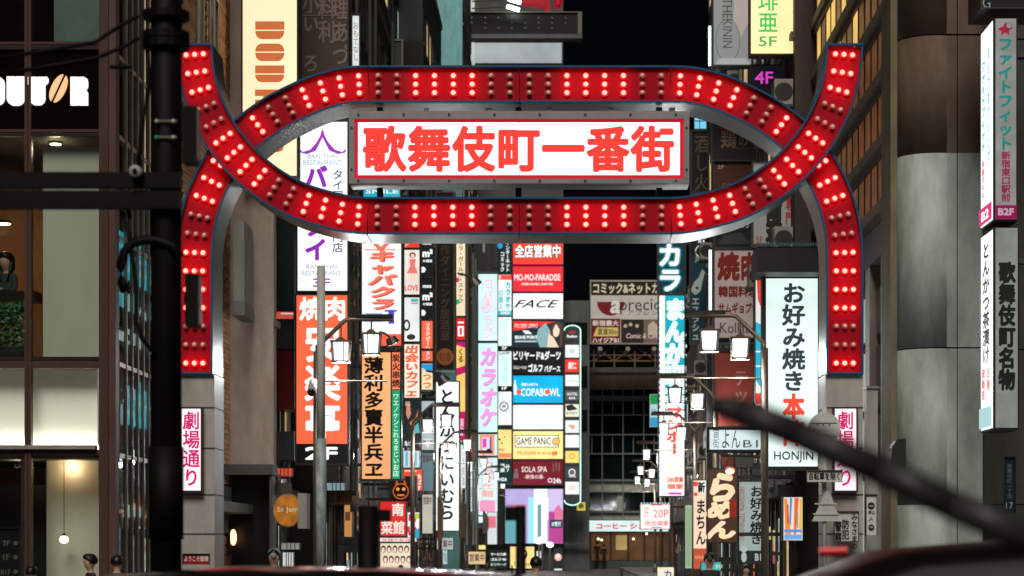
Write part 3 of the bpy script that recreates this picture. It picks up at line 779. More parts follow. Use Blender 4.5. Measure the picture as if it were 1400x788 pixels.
# ---------------------------------------------------------------- end of the street
def end_tower():
    Y = 152.0
    e = thing('tower_building', 'tall building closing the left side of the street end, covered in stacked signs', 'building', (X_(705,Y), Y+5, 0))
    MB().box(X_(636,Y), X_(770,Y), Y, Y+10, 0, Z_(-60,Y)).obj('wall', P8((82,84,82), rough=.7), e)
    MB().box(X_(770,Y)+.001, X_(806,Y), Y+.5, Y+10, 0, Z_(410,Y)).obj('wall', P8((92,96,94), rough=.7), e)
    for k in range(9):
        yy = 20+k*44
        f = MB().box(X_(640,Y), X_(768,Y), Y-.12, Y-.001, Z_(yy+2,Y), Z_(yy,Y)); f.obj('string_course', P8((110,110,106)), e)
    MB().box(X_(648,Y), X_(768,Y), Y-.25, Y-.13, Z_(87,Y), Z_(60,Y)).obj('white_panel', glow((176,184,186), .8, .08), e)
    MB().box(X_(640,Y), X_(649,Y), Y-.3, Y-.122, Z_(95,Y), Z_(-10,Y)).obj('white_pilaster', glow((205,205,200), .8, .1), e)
    for i in range(8):      # panel joints below the sign stack
        MB().box(X_(682+i*11.5,Y), X_(682.7+i*11.5,Y), Y-.02, Y-.001, 1.8, Z_(663,Y)).obj('joint', P8((60,60,60)), e)
    MB().box(X_(660,Y), X_(806,Y), Y-.35, Y-.01, Z_(745,Y), Z_(742,Y)).obj('canopy', P8((90,90,86)), e)
    for k in range(3):
        MB().box(X_(773,Y), X_(803,Y), Y+.44, Y+.499, Z_(470+k*60,Y), Z_(440+k*60,Y)).obj('window_pane', P8((30,32,34), rough=.1), e)
end_tower()
def end_block():
    Y = 160.0
    e = thing('office_building', 'dark gridded office block closing the street end above the coffee shop', 'building', (X_(880,Y), Y+5, 0))
    wl = P8((172,176,166), rough=.6, noise=.3)
    MB().box(X_(797,Y), X_(960,Y), Y+.25, Y+12, 0, Z_(506,Y)).obj('wall', wl, e)
    MB().box(X_(795,Y), X_(962,Y), Y-.15, Y+12, Z_(533,Y), Z_(506,Y)+.001).obj('parapet', P8((150,132,118), rough=.7), e)
    MB().box(X_(795,Y), X_(962,Y), Y-.3, Y-.151, Z_(510,Y), Z_(503,Y)).obj('cornice', P8((160,156,148), rough=.6), e)
    rows = [(532.5,541,1),(548,566.5,1),(568,593,2),(595,619.5,1),(621.5,655,2),(674,698,2)]
    xs = [795+14.2*i for i in range(13)]
    pg = P8((10,22,24), rough=.06, noise=.2); mu = P8((132,142,138), rough=.5)
    for ri, (y0, y1, st) in enumerate(rows):
        for i in range(0, 12, st):
            a, b = xs[i]+.5, xs[min(i+st, 12)]-.5
            if ri == 5 and i in (2, ): b -= 8
            MB().box(X_(a,Y), X_(b,Y), Y+.18, Y+.249, Z_(y1,Y), Z_(y0,Y)).obj('window_pane', pg, e)
    for i, x in enumerate(xs):
        if i % 2 == 0: MB().box(X_(x-.7,Y), X_(x+.7,Y), Y, Y+.25, Z_(711,Y), Z_(533,Y)).obj('mullion', mu, e)
        else: MB().box(X_(x-.55,Y), X_(x+.55,Y), Y+.1, Y+.25, Z_(567,Y), Z_(547,Y)).obj('mullion', mu, e)
    for y in (541.5, 547, 567, 594, 620, 656.5, 672, 699.5):
        MB().box(X_(797,Y), X_(960,Y), Y-.04, Y+.24, Z_(y+1.4,Y), Z_(y,Y)).obj('transom', mu, e)
    # ground floor coffee shop
    MB().box(X_(803,Y), X_(960,Y), Y+.0, Y+.24, Z_(790,Y), Z_(767,Y)).obj('stall_riser', P8((70,80,78), rough=.6), e)
    MB().box(X_(806,Y), X_(930,Y), Y+.1, Y+.24, Z_(766,Y), Z_(729,Y)).obj('lit_interior', glow((120,78,40), .35, .6, True, .9), e)
    for x in (806, 834, 858, 880, 905):
        MB().box(X_(x,Y), X_(x+2,Y), Y-.02, Y+.09, Z_(767,Y), Z_(728,Y)).obj('shop_mullion', m_dark, e)
    MB().box(X_(842,Y), X_(857,Y), Y+.03, Y+.09, Z_(752,Y), Z_(732,Y)).obj('lit_poster', glow((190,160,100), .7, .3), e)
    for (x, y) in ((818,737),(822.5,738.5),(866,737),(896,736),(884,730)):
        MB().sphere(tuple(W(x,y,Y-.1)), .075, 8, 6).obj('globe_lamp', glow((255,225,170), 4, 0), e, True)
end_block()
for i, (px, hh) in enumerate(((816.5, 742), (826, 746))):
    person(['person in dark clothes standing left in the coffee shop window', 'person in dark clothes standing right in the coffee shop window'][i], (X_(px,159.2), 159.2, .2), h=(Z_(hh,159.2)-.2)*1.01, face=0, top=(20,20,22))

# ---------------------------------------------------------------- right building with louvred facade
def louvre_building():
    X = 5.43; Y0, Y1 = 36.0, 49.0
    e = thing('louvred_building', 'building with a bronze slatted facade receding behind the right leg of the red gate', 'building', (X+3, 42, 0))
    MB().box(X+.25, X+8, Y0+1.0, Y1, 0, 18).obj('wall', P8((40,32,28), rough=.7), e)
    z = Z_(250,36.3)-.05; k = 0
    zl = []
    while z < 16:
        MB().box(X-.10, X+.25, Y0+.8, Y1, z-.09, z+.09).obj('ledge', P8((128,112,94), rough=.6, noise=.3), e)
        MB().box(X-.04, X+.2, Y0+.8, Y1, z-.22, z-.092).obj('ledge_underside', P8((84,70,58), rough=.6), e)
        zl.append(z); z += 1.09
    bronze = [glow((196,124,70), .17, .5, True, 3), glow((180,104,56), .22, .5, True, 4)]  # interior light put into the slats as a glow of their own
    warm = glow((255,205,110), .8, .3)
    rnd = random.Random(5)
    for i, z in enumerate(zl):
        y = Y0+.85; j = 0
        while y < Y1-.4:
            lit = (i >= 3 and y > 41.8 and rnd.random() < .55)
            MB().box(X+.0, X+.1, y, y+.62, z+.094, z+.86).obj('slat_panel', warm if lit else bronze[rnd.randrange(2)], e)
            MB().box(X-.012, X+.12, y+.66, y+.72, z+.094, z+.866).obj('fin', P8((48,34,26), rough=.5), e)
            y += .86; j += 1
    # base: pale pilasters and shop openings
    zb = zl[0]-.25
    MB().box(X-.03, X+.3, Y0+.6, Y1, zb-.55, zb+.02).obj('fascia', P8((96,92,84), rough=.6), e)
    for y in (37.0, 38.2, 40.2, 43.0, 46.0):
        MB().box(X-.02, X+.3, y, y+.55, 0, zb-.56).obj('pilaster', P8((172,160,150), rough=.6), e)
    for y, y2 in ((37.56,38.19),(38.76,40.19),(40.76,42.99),(43.56,45.99)):
        for z0, z1 in ((2.95,4.0),(4.15,5.2),(5.4,6.2)):
            if z1 < zb-.5: MB().box(X+.1, X+.3, y, y2, z0, z1).obj('window_pane', P8((30,26,22), rough=.1), e)
        MB().box(X+.2, X+.3, y, y2, .1, 2.9).obj('shop_opening', glow((190,215,215), .5, .5), e)
louvre_building()
# ---------------------------------------------------------------- concrete corner building with round column, right
def corner_right():
    Y = 36.0; r = X_(1312,Y)-X_(1237,Y)
    e = thing('concrete_building', 'dark concrete building with a thick round corner column on the right', 'building', (X_(1320,Y), Y+1, 0))
    cx = X_(1237,Y)+r*.62; cy = Y+r*.75
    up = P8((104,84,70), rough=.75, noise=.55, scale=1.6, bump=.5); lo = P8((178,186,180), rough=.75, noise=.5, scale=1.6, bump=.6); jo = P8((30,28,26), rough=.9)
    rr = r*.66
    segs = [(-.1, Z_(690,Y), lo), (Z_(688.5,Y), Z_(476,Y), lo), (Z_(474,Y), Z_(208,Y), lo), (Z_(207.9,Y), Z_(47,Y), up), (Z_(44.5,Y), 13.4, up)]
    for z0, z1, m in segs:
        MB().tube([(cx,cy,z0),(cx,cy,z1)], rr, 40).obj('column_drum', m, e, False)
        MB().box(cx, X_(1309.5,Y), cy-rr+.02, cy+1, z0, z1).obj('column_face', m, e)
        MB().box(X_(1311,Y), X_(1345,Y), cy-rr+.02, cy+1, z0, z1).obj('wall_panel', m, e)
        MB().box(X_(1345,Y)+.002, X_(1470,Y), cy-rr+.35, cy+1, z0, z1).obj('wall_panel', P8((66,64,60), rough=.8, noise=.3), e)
    for o in [c for c in e.children if c.name.startswith('column_drum')]: o.data.shade_smooth()
    MB().tube([(cx,cy,0),(cx,cy,13.3)], rr-.02, 32).obj('core', jo, e)
    MB().box(cx, X_(1469,Y), cy-rr+.37, cy+.9, 0, 13.3).obj('core', jo, e)
    MB().box(X_(1225,Y), X_(1236,Y), cy-.05, cy+1, 0, 13.3).obj('side_pier', P8((120,110,84), rough=.8, noise=.4), e)
corner_right()
# ---------------------------------------------------------------- signs, left side
WH = (250,252,250); BK = (14,12,12)
def half(x0, x1, y0, y1, low, sq=False):
    """one half of a fat stencil letter lying on its side"""
    h = y1-y0; r = min(9, h*.95); pts = []
    if low:
        pts = [(x0, y0), (x1, y0)]+[(x1-r+r*math.cos(a), y1-h+h*math.sin(a)) for a in [math.pi/2*i/6 for i in range(1, 7)]]+[(x0+r-r*math.sin(a), y1-h+h*math.cos(a)) for a in [math.pi/2*i/6 for i in range(0, 6)]]
    else:
        if sq: pts = [(x0, y0), (x1, y0), (x1, y1), (x0, y1)]
        else: pts = [(x0, y1)]+[(x0+r-r*math.cos(a), y1-h*math.sin(a)) for a in [math.pi/2*i/6 for i in range(1, 7)]]+[(x1-r+r*math.sin(a), y1-h*math.cos(a)) for a in [math.pi/2*i/6 for i in range(0, 6)]]+[(x1, y1)]
    return pts
BR = (188,98,52)
SIDEWAYS = [PG(half(349,389,29.5,41,False,True),BR,'lettering'), PG(half(349,389,42.6,54,True),BR,'lettering'), PG(half(349,389,60,71,False),BR,'lettering'), PG(half(349,389,72.6,84,True),BR,'lettering'),
            PG(half(349,389,90,101,False,True),BR,'lettering'), PG(half(349,389,102.6,113,True),BR,'lettering'), PG([(349,123),(389,123),(389,134),(360,134),(360,132),(349,132)],BR,'lettering'), PG([(360,135.6),(389,135.6),(389,144),(349,146),(349,137),(360,137)],BR,'lettering'),
            PG(half(349,389,155,167,False),(216,120,62),'lettering'), PG(half(349,389,169,181,True),(216,120,62),'lettering'), PG(half(349,389,186,196.5,False,True),BR,'lettering'),
            PG([(349,198),(389,198),(387,206),(381,209),(374,209),(370,206),(366,209),(349,209)],BR,'lettering')]
sign('blade_sign', 'tall cream lit cafe blade sign with brown letters lying on their side', 330, -30, 408, 243, 47.0, (255,226,184),
     SIDEWAYS, mount='L', mx=-6.4, s=1.12, vary=.05)
sign('poster_sign', 'narrow cream lit strip sign beside the left end of the gate', 270, 0, 287, 196, 44.5, (215,180,140), [R(273, 28, 284, 36, (120,80,50)), R(273, 38, 284, 46, (120,80,50))], s=.7, D_=.2)
sign('blade_sign', 'unlit dark brown vertical sign with grey brush characters above the thai restaurant sign', 412, -30, 477, 164, 53, (92,74,66),
     [V('小い ろ', 425, -8, 100, 23, (150,132,122), .02), V('料利', 447, -6, 60, 24, (150,132,122), .02), V('理あづ', 466, -4, 92, 24, (150,132,122), .02), R(414, 21, 475, 22.5, (140,124,112))], lit=False, mount='L')
sign('blade_sign', 'slim white lit sign with tiny red writing right of the dark brown sign', 480, 20, 493, 166, 57, (226,234,230), [V('おもてなし', 486.5, 30, 84, 8, (150,60,60), .01), V('焼鳥', 486.5, 140, 160, 10, (200,40,40), .02)], s=.85, D_=.2)
sign('blade_sign', 'white lit thai restaurant blade sign with purple temple roof line and brush characters', 405, 165, 477, 400, 52, (246,250,255),
     [PG([(440,178),(442,178),(444,186),(449,195),(458,205),(468,208),(474,203),(472,209),(462,211),(450,206),(441,188),(432,206),(420,211),(411,209),(408,203),(414,208),(424,205),(433,195),(438,186)], (150,50,180), 'temple_roof_mark'),
      T('BAN-THAI', 421, 211, 460, 217, (150,165,170)), T('RESTAURANT', 415, 219, 467, 226, (150,165,170)),
      V('バンタイ', 432, 226, 358, 32, (140,40,175), .045), V('タイ国料理専門店', 462, 232, 346, 15, (40,52,80), .015),
      T('BAN-THAI', 419, 362, 461, 368, (150,160,168)), T('RESTAURANT', 413, 371, 467, 377, (150,160,168)), T('3F', 428, 381, 452, 393, (130,50,160), .02)], mount='L', s=1.1)
sign('blade_sign', 'orange red lit barbecue blade sign with white characters and a black 2F foot', 403.5, 402, 477, 636, 52.02, (255,104,66),
     [T('焼肉', 409, 406, 472, 439, WH, .035), V('安楽亭', 441, 442, 604, 50, WH, .035), R(405.5, 607, 475, 634, BK, 'black_panel'), T('2F', 417, 611, 462, 629, WH, .04)], mount='L', s=1.05)
sign('blade_sign', 'teal lit panel just below the name board, top of the cabaret sign column', 495, 232, 549, 325, 66, (30,170,196), [T('スマイル', 500, 236, 545, 256, WH, .03), T('SMILE', 500, 259, 545, 265, WH, .02), PG([(519,274),(525,268),(532,272),(539,268),(545,274),(532,292)], (240,110,90))], s=.95, mount='L')
sign('blade_sign', 'large white lit cabaret blade sign with orange red italic kana', 493, 326.5, 550.5, 475, 66.02, (246,250,248),
     [PG([(505,329),(512,329),(521,338),(530,329),(537,329),(521,346)], (240,110,90)), R(498, 341, 541, 342.5, (240,110,90)), V('キャバクラ', 524, 343, 425, 36, (206,60,60), .05, sh=.22), V('キャバクラ', 522, 342, 424, 36, (240,120,92), .04, sh=.22),
      R(526, 424, 543, 426.5, (80,70,190)), R(531, 426, 539, 443, (80,70,190)), R(499, 428, 523, 441, (176,190,220), 'floor_plan_print'), T('CLUB I', 501, 431, 521, 438, (90,90,150)), R(495, 457, 548.5, 473, (240,96,70))], mount='L', s=1.05)
sign('blade_sign', 'orange lit tavern blade sign with black brush characters, red and green strip on its right', 493, 480, 549, 657, 62, (255,180,122),
     [V('薄利多賣半兵ヱ', 511, 488, 654, 27, (24,14,10), .035), R(534, 481.5, 536, 655.5, (20,14,12), 'divider'), R(536, 482, 547, 532, (255,132,92), 'red_panel'), V('炭火串焼', 541.5, 484, 530, 11, (60,20,14), .03),
      R(536, 532.4, 547, 534, BK, 'divider'), R(536, 534.2, 547, 655, (12,160,104), 'green_panel'), V('ワエノケンこれろまじいお店', 541.5, 538, 652, 8.5, (225,250,235), .02)], mount='L', s=.95, case=(40,34,30))
# narrow stack of posters
def girl(cx, y0, y1, w, dress, bgc=None):
    h = y1-y0
    return [D(cx, y0+h*.13, w*.2, (70,44,36), ry=h*.1), D(cx, y0+h*.15, w*.12, (250,205,180), ry=h*.07), PG([(cx-w*.2,y0+h*.26),(cx+w*.2,y0+h*.26),(cx+w*.14,y0+h*.5),(cx+w*.34,y0+h*.75),(cx-w*.34,y0+h*.75),(cx-w*.14,y0+h*.5)], dress),
            R(cx-w*.16, y0+h*.76, cx-w*.04, y0+h, (250,205,180)), R(cx+w*.04, y0+h*.76, cx+w*.16, y0+h, (250,205,180))]
sign('poster_sign', 'small red lit sign cell with an F at the top of the poster column', 552, 327, 574.5, 340, 76, (238,60,40), [T('F', 554, 331, 559, 338, (255,200,190), .02)], mount='L', lip=1, s=.9)
sign('poster_sign', 'lit poster of a girl in a pink dress in the narrow poster column', 552, 341, 574.5, 404, 76, (242,230,220), girl(564, 344, 384, 22, (232,120,110))+[T('LOVE', 553.5, 390, 572, 398, (226,70,80), .03)], mount='L', lip=1)
sign('poster_sign', 'white lit poster with two dark loops in the narrow poster column', 552, 406, 574.5, 468, 76, (236,240,238), [D(556, 445, 5, (40,40,40), ry=8), D(556, 445, 2.6, (236,240,238), ry=5), D(562, 461, 6, (50,50,50), ry=4), R(562, 409, 572, 413, (60,180,190)), R(562, 414, 572, 416, (230,120,110))], mount='L', lip=1)
sign('poster_sign', 'white lit sign with slanted orange characters at the foot of the poster column', 552, 470, 574.5, 545, 76, (250,236,220), [V('出会いカフェ', 563, 472, 543, 19, (236,100,60), .05, sh=.15)], mount='L', lip=1)
for i, (a, b) in enumerate(((300, 377), (379.5, 436))):
    sign('blade_sign', ['black lit sign cell with a white square metre mark, the upper one', 'black lit sign cell with a white square metre mark, the lower one'][i], 575.5, a, 592.5, b, 80, (18,22,24),
         [T('moco', 578, b-46, 590, b-42, WH, .04), T('m²', 577.5, b-36, 592, b-25, WH, .05), T('の個室', 578, b-22, 591, b-18, WH, .03), D(578, b-8, 4, WH)], mount='L', lip=1, D_=.25)
sign('blade_sign', 'narrow salmon lit sign with vertical white kana under the black signs', 575.5, 438, 592.5, 495, 80, (246,108,78), [V('リラクゼーション', 585, 441, 492, 7, (255,236,225), .03)], mount='L', lip=1, D_=.25)
sign('blade_sign', 'small blue and cream lit sign with an orange curl under the salmon sign', 575.5, 496.5, 592.5, 534, 80, (250,226,180), [PG([(576.5,498),(591.5,498),(591.5,510),(584,507),(576.5,503)], (40,150,214)), V('つつ', 584, 510, 532, 12, (236,90,50), .04)], mount='L', lip=1, D_=.25)
sign('tower_sign', 'unlit black tower sign with faint brown characters and an orange round emblem', 595, 262, 622, 507, 79.5, (34,26,24),
     [V('創作ダイニング居酒屋', 608.5, 320, 466, 14, (92,72,56), .02), D(608.5, 488, 11.5, (190,104,50), 'orange_emblem'), T('旬香', 600, 482, 617, 494, (60,30,20), .01)], lit=False, mount='L', D_=.5, case=(90,86,80))
sign('blade_sign', 'narrow cream and yellow lit sign strip behind the black tower sign', 623, 300, 637, 433, 95, (250,226,190), [V('パクラ・ガールズ・スナック', 630, 322, 415, 8, (40,34,30), .02), D(625, 383, 3.5, (220,50,110)), D(625, 413, 3.5, (30,170,120))], mount='L', lip=1, D_=.2)
sign('blade_sign', 'small red lit sign with a white square mark in the cream strip', 623, 434, 637, 466, 95, (226,34,34), [R(626,440,634,442.5,WH), R(626,446,634,448.5,WH), R(631.5,448.5,634,460,WH), R(626,458,631.5,460,WH), R(626,448.5,628.5,458,WH)], mount='L', lip=1, D_=.2)
sign('blade_sign', 'narrow amber lit sign with a magenta foot behind the cutlet sign', 623, 467, 637, 605, 95, (255,206,112), [PG([(624,468),(636,468),(636,476),(624,472)], (190,20,120)), V('くる', 630, 476, 496, 8, BK, .03), PG([(624,504),(636,500),(636,510),(624,514)], (190,20,90)), R(624, 563, 636, 603, (196,14,90), 'magenta_panel'), V('個室', 630, 572, 596, 8, (255,220,230), .02)], mount='L', lip=1, D_=.2)
sign('blade_sign', 'white lit pork cutlet blade sign with bold black kana', 595, 521, 628.5, 727, 86, (244,252,250), [V('とんかつにいむら', 611, 531, 712, 22, (18,22,24), .035)], mount='L', s=1.15, lip=1.4)
sign('blade_sign', 'pale cyan lit sign with faint pink kana above the karaoke sign', 653, 374, 681, 467, 130, (206,244,246), [V('コパクラブ', 667, 380, 464, 16, (246,190,226), .03), T('♪', 657, 405, 672, 424, (250,196,206))], mount='L', lip=1, s=1.1)
sign('blade_sign', 'pale cyan lit karaoke sign with big pink italic kana', 653, 468.5, 681, 592, 130.02, (206,246,246), [V('カラオケ', 668, 475, 585, 23, (180,130,190), .05, sh=.2), V('カラオケ', 667, 474, 584, 23, (244,156,220), .045, sh=.2)], mount='L', lip=1, s=1.1)
sign('poster_sign', 'small salmon framed music note panel under the pink karaoke kana', 653, 593, 681, 624, 130.02, (206,246,246), [R(656, 594.5, 676, 622, (246,150,120), 'salmon_panel'), R(659, 598, 671, 616, (236,214,240)), R(660, 600, 665, 612, (220,60,200)), D(668, 616, 2.5, BK), R(669.5, 598, 672, 616, (90,90,160))], mount='L', lip=1)
sign('blade_sign', 'pale pink and cyan lit foot of the karaoke sign column', 653, 625, 681, 716, 130.02, (214,240,244), [V('カラオケ館', 667, 630, 680, 18, (240,170,160), .04), R(656, 684, 677, 700, (240,150,190))], mount='L', lip=1)
sign('poster_sign', 'small black lit sign cell with cyan dot and white vertical kana', 680.5, 315, 700, 374, 140, (26,40,44), [D(683.5, 336, 4, (20,160,220)), V('インターネット', 694, 330, 372, 6, WH, .03), V('コミック', 687, 344, 372, 6, WH, .03)], mount='L', mx=-5.6, lip=.7)
sign('blade_sign', 'narrow lit sign with cyan karaoke characters under a red cap', 680.5, 375, 700, 432, 140, (240,252,252), [R(681.3, 376, 699.3, 383, (240,80,60)), T('5', 682, 377, 685, 382, WH, .03), V('カラオケ', 694.5, 385, 424, 8, (20,170,190), .05), V('の鉄人', 685, 396, 424, 6.5, (60,190,200), .03), R(681.3, 425, 699.3, 431, (60,190,210)), T('SHOP', 685, 426, 697, 430, WH, .03)], mount='L', mx=-5.6, lip=.7, s=1.05)
sign('blade_sign', 'narrow pale lit floor sign ending in a black 2F bar', 680.5, 433, 700, 479, 140, (232,250,250), [V('相席酒場', 690, 436, 471, 8, (190,232,236), .02), R(681.3, 473, 699.3, 478.5, (20,20,22)), T('2F', 686, 474, 693, 478, WH, .04)], mount='L', mx=-5.6, lip=.7, s=1.05)
sign('blade_sign', 'narrow pale lit floor sign ending in a black 1F bar', 680.5, 480, 700, 534, 140, (232,250,250), [T('LAMP', 683, 481.5, 697, 485, (40,40,40), .02), V('居酒屋', 690, 488, 525, 9, (170,228,236), .02), R(681.3, 528, 699.3, 533.5, (20,20,22)), T('1F', 686, 529, 693, 533, WH, .04)], mount='L', mx=-5.6, lip=.7, s=1.05)
sign('blade_sign', 'white lit sign with a round grey wreath emblem', 680.5, 535, 700, 582, 140, (240,248,248), [D(689, 556, 6.5, (70,80,84)), D(689, 556, 5, (240,248,248)), T('W', 686, 553, 692, 559, (60,70,74), .03), T('AVANTI', 682, 563, 697, 565, (120,130,130))], mount='L', mx=-5.6, lip=.7, s=1.05)
sign('blade_sign', 'small yellow lit sign cell joined left of the yellow arcade sign', 680.5, 587, 700, 628, 140, (255,228,140), [T('PANIC', 682, 613, 691, 617, (60,60,60)), D(683, 601, 1.5, BK), D(686, 606, 1.2, BK), D(690, 598, 1, BK), R(682,620,699,626,(246,140,110))], mount='L', mx=-5.6, lip=.7)
sign('blade_sign', 'small dark teal lit sign cell joined left of the red spa sign', 680.5, 629, 700, 662, 140, (14,48,50), [V('温泉', 687, 634, 646, 7, WH, .03), V('サ', 694, 634, 646, 7, WH, .02), T('N26', 682, 653, 693, 658, WH, .03)], mount='L', mx=-5.6, lip=.7)
# the stack at the end of the street
Ys = 151.4
def st(label, y0, y1, face, items, s=1.1, case=(60,60,62)): return sign('stack_sign', label, 700.6, y0, 770.5, y1, Ys, face, items, D_=.35, s=s, lip=.9, case=case)
st('red lit sign with white outlined characters at the top of the stacked signs', 327, 362.5, (246,66,48), [T('全店営業中', 703.5, 334, 767, 353, (60,20,20), .085), T('全店営業中', 704, 334.5, 766.5, 352.5, (255,250,250), .035)])
st('red lit sign with white capital letters second in the stack', 363.5, 399.5, (236,44,54), [T('MO-MO-PARADISE', 703, 375, 766, 384, WH, .013), T('SHABU-SHABU | SUKIYAKI', 713, 387, 756, 391, WH, .02)], case=(110,30,110))
st('white lit sign with slanted thin black letters third in the stack', 400.5, 437, (246,250,250), [T('FACE', 703, 410, 765, 421, (24,24,26), .015, 0, .45), T('BEAUTY SALON & NAIL', 704, 423, 748, 426, (196,200,204))])
st('dark and red lit darts bar sign with a woman\'s portrait fourth in the stack', 438, 476, (26,46,50),
   [PG([(701.6,439),(760,440),(738,446),(701.6,453)], (232,52,44)), T('イツモノ カラオケ・エクササイズ', 703, 442, 735, 449, (255,230,225), .03), PG([(736,450),(746,442),(752,452),(754,475),(738,475),(733,462)], (130,170,176)), D(760, 452, 5, (240,212,192), ry=9), PG([(754,445),(762,440),(769,444),(769,475),(765,475),(766,452),(760,443),(756,452),(757,466),(752,462)], (84,60,48)), PG([(750,456),(757,462),(764,475),(748,475)], (236,206,186)),
    PG([(714,452),(722,452),(728,457),(718,457)], (220,230,232)), T('BRAVE POINT', 704, 459, 735, 464, (220,235,236), .05), R(704, 466, 734, 468, (180,200,200))])
st('black lit billiards sign with white kana in the stack', 477, 494.5, (22,24,24), [T('ビリヤード&ダーツ', 702, 480, 766.5, 492.5, WH, .035)], 1.0)
st('black lit golf sign with white kana in the stack', 495, 511.5, (22,24,24), [T('シミュレーション', 702, 500, 720, 505, WH, .03), T('ゴルフ', 722, 497.5, 742, 509, WH, .05), T('バグース', 744, 500, 766, 509, WH, .04)], 1.0)
st('turquoise lit bowling sign with white letters and orange balls in the stack', 513, 552, (10,176,224), [T('COPABOWL', 712, 531, 766, 542, (246,252,252), .018), D(709.5, 536, 3.6, (246,96,60)), D(748.5, 536, 3.6, (246,96,60)), T('新宿コパボウル', 713, 524, 736, 528, WH, .04), PG([(703,540),(706,540),(706.5,530),(704.8,520),(703.6,520),(702.3,530)], WH, 'bowling_pin_mark')], case=(96,30,110))
st('blank white lit sign in the stack', 553, 588, (246,248,248), [R(718, 554, 718.3, 587, (226,230,232)), R(735, 554, 735.3, 587, (226,230,232)), R(752, 554, 752.3, 587, (226,230,232))])
st('yellow lit arcade sign with black outlined capitals in the stack', 588.8, 628.5, (255,234,150), [R(704, 595, 764, 612, (24,40,36)), R(705, 596, 763, 611, (255,250,225)), D(760, 604, 5.5, (60,40,20)), D(760, 604, 4.6, (246,196,120)), D(758.4, 603, .7, BK), D(761.6, 603, .7, BK), R(758, 606, 762, 606.8, (160,40,30)), T('GAME PANIC', 706, 598, 753, 608.5, (24,40,36), .014), T('プライズ ビデオ アーケード 遊戯', 706, 617, 762, 623, (240,90,60), .05)])
st('dark red lit spa sign with white serif style letters in the stack', 629.3, 664, (120,12,34), [T('SOLA SPA', 713, 638, 748, 646, (255,240,238), .015), T('-新宿の湯-', 717, 649, 744, 655, (255,230,228), .02), T('24h', 756, 654, 767, 661, WH, .03), D(752, 657, 3.2, WH), D(752, 657, 2, (120,12,34)), R(756,634,757,646,(150,120,110)), R(760,632,761,644,(150,120,110)), R(764,633,765,645,(150,120,110)), D(701.8+4, 643, 2.2, (120,110,106)), PG([(703,646),(708,646),(709,654),(702,654)], (120,110,106))], .9)
# video wall under the stack
vw = sign('video_wall', 'large lilac and cyan video screen under the stacked signs', 690, 668, 770.5, 744, 151.3, (176,160,214), [R(690.8, 690, 718, 743, (96,160,168)), PG([(691,691),(718,690),(718,700),(700,702)], (190,90,140)), R(730, 668.7, 748, 743, (236,250,252)), R(722, 680, 730, 743, (150,220,236)), R(750, 700, 769.7, 743, (176,60,140)), R(748, 668.7, 769.7, 698, (200,186,226)), PG([(758,696),(764,690),(770,700),(769,712),(758,710)], (214,110,150)), R(735, 690, 740, 743, (110,140,160)), R(745, 680, 750, 712, (236,236,246)), R(752, 711, 769, 722, (14,44,54)), T('2F受付', 754, 713, 767, 720, (210,240,244), .03)], lip=.8, s=1.1)
# narrow rounded pavilion stack
Yp = 149.0
pe = thing('tower_sign', 'narrow dark column of small square lit signs with rounded ends and white edge tube', 'sign', W(782, 690, Yp))
pl = [(X_(771,Yp),Z_(455,Yp))]
pts = [(771.3,684)]+[(771.3+(22.4)*(.5-.5*math.cos(math.pi*i/8)), 684+7*math.sin(math.pi*i/8)) for i in range(1,8)]+[(793.7,684),(793.7,452)]+[(793.7-22.4*(.5-.5*math.cos(math.pi*i/8)), 452-7*math.sin(math.pi*i/8)) for i in range(1,8)]+[(771.3,452)]
MB().prism([(X_(a,Yp),Z_(b,Yp)) for a,b in pts][::-1], Yp, Yp+.5).obj('casing', P8((70,74,76), rough=.5), pe)
MB().tube([W(a, b, Yp-.05) for a, b in pts[:11]+pts[11:18]], .035, 6).obj('edge_tube', glow((200,255,240), 1.6, 0), pe)
cells = [(472,489,(246,248,246),[D(782,480,4,(206,214,214))]),(492,509,(240,60,46),[T('銀だこ',777,495,788,505,WH,.04)]),(513,528,(246,248,246),[T('LA PAUSA',775,520,790,523,(150,160,160),.01)]),(534,548,(80,86,84),[T('HOTEL',775,537,790,541,WH,.02),T('BAR',778,543,787,546,WH,.02)]),
         (553,570,(235,240,214),[PG([(773,555),(782,553),(790,560),(776,562)],(40,40,40)),T('カラオケ',774,563,790,567,(40,60,40),.03)]),(575,592,(240,244,242),[D(783,584,3,(246,150,140)),D(779,582,1.6,(120,190,120))]),(595,612,(248,250,250),[]),(617,633,(246,220,120),[D(782,624,4,(200,160,60)),D(782,624,2.8,(246,220,120))]),(638,654,(60,64,66),[D(782,646,5,(220,224,224)),D(782,646,3.4,(90,94,96)),T('KING',778,650,787,653,WH,.02)]),(659,676,(246,244,240),[T('CC',778,664,787,670,(230,120,130),.02)])]
for y0, y1, c, its in cells:
    MB().box(X_(773,Yp), X_(791.5,Yp), Yp-.05, Yp-.002, Z_(y1,Yp), Z_(y0,Yp)).obj('sign_cell', glow(c, 1.0, .05), pe)
    draw(its, pe, Yp-.052)
draw([T('Pavilion', 775, 458, 789, 462, WH, .03), T('ARTIST', 778, 453, 787, 456, (240,60,60), .02)], pe, Yp-.002)
sign('small_sign', 'small yellow lit sign with a kanji under the rounded column', 788, 686, 801, 699, 151, (226,206,80), [T('串', 791, 688, 798, 696, (40,50,30), .04)], lip=.7, s=.8)
